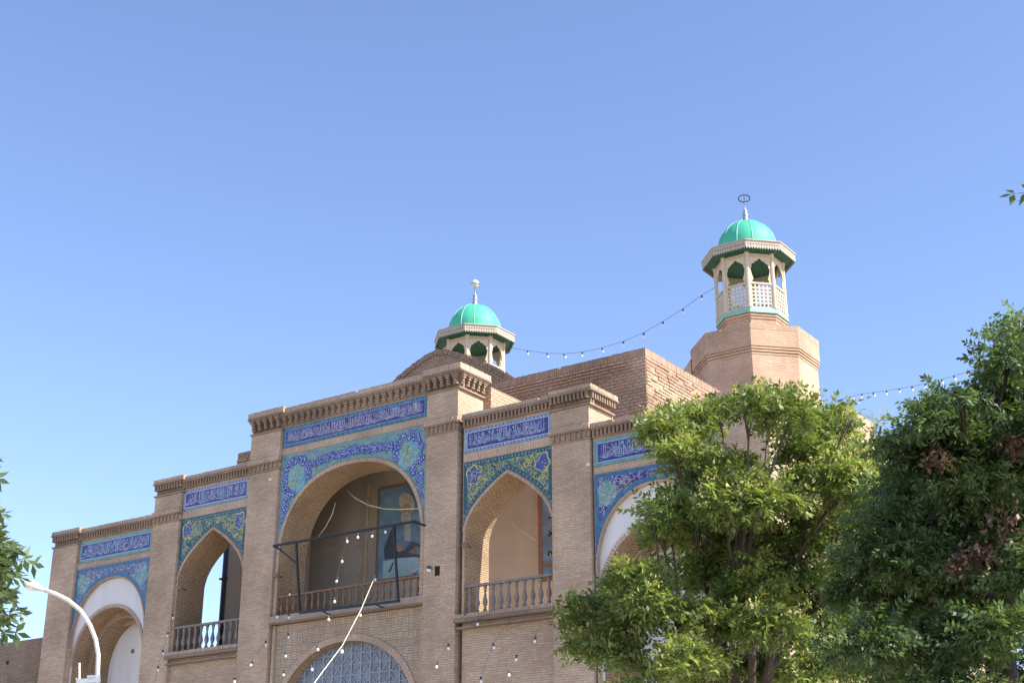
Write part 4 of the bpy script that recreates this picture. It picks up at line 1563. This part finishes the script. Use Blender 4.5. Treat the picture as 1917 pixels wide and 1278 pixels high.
# ------------------------------------------------------------------ street lamp, lower left
DL = 17.0
sl_t = thing('street_lamp', Vector((atD(186, 1278, DL).x, atD(186, 1278, DL).y, 0)), 'white swan-neck street lamp in front of the left niche', 'street lamp')
arc = [(181, 1300), (183, 1250), (184, 1225), (179, 1196), (168, 1168), (150, 1141), (128, 1123), (104, 1111), (84, 1104)]
base = atD(181, 1300, DL)
pts = [Vector((base.x, base.y, 0))] + [atD(a, b, DL) for a, b in arc]
MB().tube(pts, [0.04] + [0.026] * 3 + [0.025] * 6, 12).build('pole', 'lamp_white', sl_t, True)
h0, h1 = atD(84, 1104, DL), atD(42, 1088, DL)
hd = MB()
n = 9
axis = (h1 - h0)
for k in range(1):
    rad = [0.02, 0.026, 0.034, 0.043, 0.05, 0.054, 0.055, 0.048, 0.015]
    hd.tube([h0 + axis * (q / 8) for q in range(9)], rad, 12)
hd.build('lamp_head', 'lamp_white', sl_t, True)
lens = MB()
lens.tube([h0 + axis * (0.42 + 0.08 * q) + Vector((0, 0, -0.025)) for q in range(7)], [0.01, 0.03, 0.038, 0.04, 0.038, 0.03, 0.01], 10)
lens.build('lamp_lens', 'glass_white', sl_t, True)
bb = atD(160, 1290, DL)
bk = MB()
e1 = _rt
for (a, b) in (((143, 1268), (146, 1300)), ((164, 1265), (164, 1300)), ((186, 1266), (186, 1300))):
    bk.bar(atD(*a, DL), atD(*b, DL), 0.02)
bk.bar(atD(143, 1275, DL), atD(188, 1272, DL), 0.06, 0.05)
bk.bar(atD(163, 1266, DL), atD(188, 1265, DL), 0.05, 0.03)
bk.build('bracket_box', 'steel', sl_t)
MB().bar(atD(149, 1240, DL), atD(149, 1276, DL), 0.022).build('rod', 'lamp_white', sl_t)

# ------------------------------------------------------------------ trees
NR = np.random.default_rng(3)


def leaf_template(pairs, L, ll, lw, droop, seed=0):
    """pinnate leaf: leaflets in pairs along a drooping stalk, unit frame x forward, z up"""
    quads = []
    tw = random.Random(int(L * 1000) + seed)
    for k in range(pairs):
        t_ = 0.22 + 0.7 * k / max(1, pairs - 1)
        c = np.array([t_ * L, 0, -droop * L * t_ * t_])
        sz = ll * (0.75 + 0.5 * math.sin(math.pi * (k + 0.6) / (pairs + 0.3)))
        for s in (-1, 1):
            if tw.random() < 0.12:
                continue
            d = np.array([0.45 + tw.uniform(-0.35, 0.35), s * 0.86, -0.25 + tw.uniform(-0.55, 0.4)])
            d /= np.linalg.norm(d)
            sd = np.cross(d, np.array([tw.uniform(-0.6, 0.6), tw.uniform(-0.6, 0.6), 1.0]))
            sd = sd / np.linalg.norm(sd) * lw * 0.5 * tw.uniform(0.85, 1.2)
            tip = c + d * sz
            mid = c + d * sz * 0.45
            quads.append([c, mid + sd, tip + np.array([0, 0, -0.12 * sz]), mid - sd])
    c = np.array([0.95 * L, 0, -droop * L * 0.9])
    d = np.array([0.9, 0, -0.4])
    quads.append([c, c + d * ll * 0.5 + np.array([0, lw / 2, 0]), c + d * ll, c + d * ll * 0.5 - np.array([0, lw / 2, 0])])
    quads.append([np.array([0, 0.004, 0]), np.array([0, -0.004, 0]), c - np.array([0, 0.003, 0]), c + np.array([0, 0.003, 0])])
    while len(quads) < 2 * pairs + 2:          # keep every variant the same length
        quads.append(quads[-2])
    return np.array(quads)                     # (q,4,3)


def scatter(name, mat, parent, pos, dirs, tmpl, size, tint, normals=None):
    """copies of a leaf template at pos, pointing along dirs"""
    n = len(pos)
    d = dirs / np.linalg.norm(dirs, axis=1)[:, None]
    upv = np.tile(np.array([0, 0, 1.0]), (n, 1)) + NR.normal(0, 0.75, (n, 3))
    sdv = np.cross(upv, d)
    sdv /= np.linalg.norm(sdv, axis=1)[:, None] + 1e-9
    nn = np.cross(d, sdv)
    if tmpl.ndim == 3:
        tmpl = tmpl[None]
    q = tmpl.shape[1]
    T = tmpl.reshape(tmpl.shape[0], -1, 3)[NR.integers(0, tmpl.shape[0], n)]
    V = pos[:, None, :] + size[:, None, None] * (T[:, :, 0:1] * d[:, None, :] + T[:, :, 1:2] * sdv[:, None, :] + T[:, :, 2:3] * nn[:, None, :])
    V = V.reshape(-1, 3)
    nf = n * q
    me = bpy.data.meshes.new(name)
    me.vertices.add(len(V))
    me.vertices.foreach_set('co', V.astype(np.float32).ravel())
    me.loops.add(nf * 4)
    me.loops.foreach_set('vertex_index', np.arange(nf * 4, dtype=np.int32))
    me.polygons.add(nf)
    me.polygons.foreach_set('loop_start', np.arange(0, nf * 4, 4, dtype=np.int32))
    me.polygons.foreach_set('loop_total', np.full(nf, 4, dtype=np.int32))
    me.update()
    at_ = me.attributes.new('tint', 'FLOAT', 'POINT')
    tt = np.repeat(np.clip(tint, 0, 1), q * 4) + np.repeat(NR.normal(0, 0.13, n * q), 4)
    at_.data.foreach_set('value', np.clip(tt, 0, 1).astype(np.float32))
    me.validate()
    return add(name, me, mat, parent)


def tree(label, group, base, D, clumps, leafmat, barkmat, nleaf, tmpl, dz_spread=1.1, flowers=0, seeds=0, trunk_r=0.17, fork=None, sz=(0.8, 1.25), name='tree', size_px=1.0,
         droop=0.35, shrink=0.85):
    t = thing(name, base, label, 'tree', group)
    C_, Rr = [], []
    rng = random.Random(len(clumps) * 7 + int(D * 10))
    for cl in clumps:
        px_, py_, r = cl[:3]
        off = cl[3] if len(cl) > 3 else rng.uniform(-dz_spread, dz_spread)
        p = atD(px_, py_, D + off)
        C_.append(np.array(p))
        Rr.append(r / F_PX * D * shrink)
    C_, Rr = np.array(C_), np.array(Rr)
    # trunk and limbs
    tb = MB()
    fk = fork or Vector((base.x, base.y, 2.6))
    tb.tube([base, base.lerp(fk, 0.5) + Vector((0.03, 0.02, 0)), fk], [trunk_r * 1.25, trunk_r, trunk_r * 0.85], 10)
    lead = []
    ctr = Vector(np.mean(C_, axis=0))
    nl = 6
    order = sorted(range(len(C_)), key=lambda i_: math.atan2(C_[i_][2] - fk.z, (Vector(C_[i_]) - fk).dot(_rt)))
    groups = [order[i_::1][0:0] for i_ in range(nl)]
    per = math.ceil(len(order) / nl)
    for i_ in range(nl):
        gidx = order[i_ * per:(i_ + 1) * per]
        if not gidx:
            continue
        m_ = Vector(np.mean(C_[gidx], axis=0))
        nd = fk.lerp(m_, 0.62) + Vector((rng.uniform(-.2, .2), rng.uniform(-.2, .2), rng.uniform(-0.1, 0.25)))
        mid = fk.lerp(nd, 0.5) + Vector((rng.uniform(-.12, .12), rng.uniform(-.12, .12), rng.uniform(0.0, 0.25)))
        tb.tube([fk, mid, nd], [trunk_r * 0.62, trunk_r * 0.45, trunk_r * 0.3], 8)
        for ci in gidx:
            c = Vector(C_[ci])
            m2 = nd.lerp(c, 0.5) + Vector((rng.uniform(-.15, .15), rng.uniform(-.15, .15), rng.uniform(-0.05, 0.15)))
            tb.tube([nd, m2, c], [trunk_r * 0.26, trunk_r * 0.17, trunk_r * 0.09], 6)
            for _ in range(6):
                v = Vector((rng.gauss(0, 1), rng.gauss(0, 1), rng.gauss(0.3, 0.8))).normalized() * Rr[ci] * rng.uniform(0.6, 0.95)
                tb.tube([m2.lerp(c, 0.6), c + v * 0.5 + Vector((0, 0, 0.03)), c + v], [trunk_r * 0.08, trunk_r * 0.05, trunk_r * 0.03], 5)
    tr = tb.build('trunk', barkmat, t, True)
    # foliage: shoots inside each clump, leaves along shoots
    wts = Rr ** 2.2
    wts /= wts.sum()
    n_sh = nleaf // 7
    idx = NR.choice(len(C_), n_sh, p=wts)
    v = NR.normal(0, 1, (n_sh, 3))
    v[:, 2] = np.abs(v[:, 2]) * 0.9 + v[:, 2] * 0.35
    v /= np.linalg.norm(v, axis=1)[:, None]
    rad = NR.uniform(0.4, 1.0, n_sh) ** 0.7
    rad = np.where(NR.random(n_sh) < 0.16, NR.uniform(1.0, 1.45, n_sh), rad)
    sc_ = np.array([1.0, 1.0, 0.88])
    shp = C_[idx] + v * sc_ * (rad * Rr[idx])[:, None]
    k = 7
    az = NR.uniform(0, 2 * math.pi, (n_sh, k))
    out = v[:, None, :] * 0.7 + np.stack([np.cos(az), np.sin(az), NR.uniform(-0.75, 0.5, (n_sh, k))], -1)
    pos = (shp[:, None, :] + NR.normal(0, 0.05, (n_sh, k, 3))).reshape(-1, 3)
    dirs = out.reshape(-1, 3)
    tint = (0.45 + NR.normal(0, 0.16, n_sh * k) + np.repeat(NR.normal(0, 0.12, len(C_))[idx], k))
    size = NR.uniform(sz[0], sz[1], n_sh * k) * size_px
    cr = scatter('crown', leafmat, t, pos, dirs, tmpl, size, tint)
    if flowers:
        sel = NR.choice(n_sh, flowers)
        up_ok = v[sel][:, 2] > 0.15
        sel = sel[up_ok]
        m_ = 16
        fp = (shp[sel][:, None, :] + v[sel][:, None, :] * 0.10 + NR.normal(0, 0.055, (len(sel), m_, 3)) + np.array([0, 0, 0.06])).reshape(-1, 3)
        ft = np.array([[[0, 0, 0], [0.03, 0.014, 0.005], [0.055, 0, 0.012], [0.03, -0.014, 0.005]]])
        scatter('flower_sprays', 'flower', t, fp, NR.normal(0, 1, fp.shape) + np.array([0, 0, 0.6]), ft, NR.uniform(0.7, 1.3, len(fp)), NR.uniform(0.2, 0.9, len(fp)))
    if seeds:
        for (px_, py_, r) in seeds:
            c = np.array(atD(px_, py_, D - 0.9))
            fp = c + NR.normal(0, r / F_PX * D * 0.7, (110, 3))
            ft = np.array([[[0, 0, 0], [0.03, 0.018, 0.005], [0.06, 0, 0.0], [0.03, -0.018, 0.005]]])
            scatter('seed_clusters', 'seed', t, fp, NR.normal(0, 1, fp.shape) - np.array([0, 0, 0.5]), ft, NR.uniform(0.7, 1.4, len(fp)), NR.uniform(0.1, 0.9, len(fp)))
    return t


PIN = np.array([leaf_template(4, 0.25, 0.085, 0.042, 0.4, q_) for q_ in range(8)])
PIN_S = np.array([leaf_template(5, 0.21, 0.055, 0.027, 0.35, q_) for q_ in range(8)])
PIN_B = np.array([leaf_template(3, 0.20, 0.085, 0.034, 0.25, q_) for q_ in range(8)])

D1 = 20.0
b1 = atD(1415, 1300, D1)
main_clumps = [(1440, 765, 42), (1402, 768, 38), (1480, 790, 45), (1345, 772, 24), (1292, 800, 46), (1245, 815, 38), (1530, 800, 42), (1572, 800, 30),
               (1592, 785, 16), (1650, 805, 17, 0.2), (1640, 797, 9, 0.2), (1290, 858, 40), (1264, 866, 24), (1368, 888, 32), (1340, 900, 50), (1545, 860, 52), (1600, 850, 34),
               (1500, 850, 36), (1632, 895, 34), (1580, 920, 55), (1500, 935, 58), (1440, 945, 55), (1375, 960, 60), (1300, 940, 46), (1264, 936, 22), (1224, 966, 20), (1255, 985, 45),
               (1320, 1010, 60), (1240, 1003, 26), (1400, 1030, 62), (1480, 1020, 62), (1560, 1000, 58), (1630, 960, 45), (1190, 1090, 34), (1235, 1075, 34), (1165, 1120, 36), (1110, 1150, 36),
               (1075, 1160, 16), (1120, 1195, 42), (1085, 1215, 24), (1150, 1235, 42), (1175, 1180, 40), (1215, 1140, 38), (1316, 1062, 32), (1345, 1090, 58), (1314, 1162, 34),
               (1264, 1170, 22), (1345, 1180, 50), (1290, 1250, 48), (1266, 1278, 24), (1360, 1260, 48), (1420, 1110, 62), (1500, 1100, 62), (1580, 1080, 60), (1450, 1190, 55), (1530, 1180, 60),
               (1600, 1160, 55), (1550, 1260, 58), (1480, 1270, 46), (1420, 1260, 30), (1320, 1310, 50), (1520, 1330, 60), (1180, 1300, 30)]
tree('yellow-green rain tree in front of the right niche', 'street trees before the portal', Vector((b1.x, b1.y, 0)), D1, main_clumps, 'leaf', 'bark', 9000, PIN,
     dz_spread=1.2, flowers=1100, trunk_r=0.12, fork=Vector((b1.x - 0.1, b1.y, 3.5)), name='rain_tree')

D2 = 14.0
b2 = atD(1885, 1300, D2)
right_clumps = [(1700, 845, 45), (1745, 800, 46), (1775, 770, 34), (1800, 762, 26), (1868, 655, 26), (1890, 690, 34), (1905, 640, 30), (1925, 610, 26), (1860, 740, 36), (1900, 750, 46),
                (1830, 800, 50), (1800, 850, 62), (1880, 840, 62), (1740, 890, 62), (1690, 930, 48), (1650, 985, 46), (1820, 930, 72), (1900, 920, 66), (1730, 980, 66), (1640, 1060, 60),
                (1720, 1070, 72), (1810, 1030, 74), (1895, 1020, 66), (1610, 1130, 50), (1690, 1160, 66), (1780, 1130, 72), (1870, 1110, 60), (1630, 1220, 56), (1720, 1240, 66), (1800, 1220, 62),
                (1860, 1185, 36, -1.2), (1830, 1205, 26, -1.2), (1910, 1180, 44), (1680, 1310, 60), (1780, 1310, 60), (1930, 1280, 40), (1960, 700, 60), (1980, 820, 80), (1990, 950, 90), (1990, 1100, 90),
                (2060, 880, 90), (2060, 1030, 100), (2050, 740, 70), (2140, 950, 100)]
tree('dark leafy tree filling the lower right corner', 'street trees before the portal', Vector((b2.x, b2.y, 0)), D2, right_clumps, 'leaf_dark', 'bark_dark', 14500, PIN_S,
     dz_spread=1.0, trunk_r=0.13, fork=Vector((b2.x, b2.y, 3.9)), name='dark_tree', seeds=[(1755, 858, 18), (1880, 985, 24), (1800, 1050, 20), (1905, 830, 18), (1835, 1040, 18)])

D3 = 9.5
b3 = atD(2350, 1300, D3)
near_clumps = [(1996, 344, 26, 0.0), (2090, 300, 70), (2140, 450, 100), (2220, 360, 120), (2250, 550, 140), (2350, 420, 150), (2230, 650, 120), (2400, 650, 160), (2300, 800, 150), (2480, 500, 150),
               (2450, 850, 150)]
tree('near tree at the right edge with only leaf tips in view', 'street trees before the portal', Vector((b3.x, b3.y, 0)), D3, near_clumps, 'leaf_dark', 'bark_dark', 6000, PIN_B,
     dz_spread=0.9, trunk_r=0.12, fork=Vector((b3.x, b3.y, 3.4)), name='near_tree')

D4 = 10.5
b4 = atD(-330, 1300, D4)
left_clumps = [(-60, 1070, 34), (-76, 1015, 44), (-60, 1045, 32), (-52, 1090, 24), (-54, 1150, 22), (-48, 1168, 14), (-74, 968, 16), (-100, 1110, 60), (-120, 1030, 70), (-110, 950, 45), (-180, 1050, 110),
               (-170, 920, 100), (-280, 980, 120), (-250, 1130, 110), (-370, 1060, 120), (-330, 860, 110)]
tree('grey-green tree whose branch tips reach in beside the street lamp', 'street trees before the portal', Vector((b4.x, b4.y, 0)), D4, left_clumps, 'leaf_blue', 'bark', 7000, PIN_B,
     dz_spread=0.6, trunk_r=0.11, fork=Vector((b4.x, b4.y, 2.6)), name='leaning_tree')

for o in bpy.data.objects:
    if o.name.split('.')[0] in SMALL:
        o['kind'] = 'stuff'
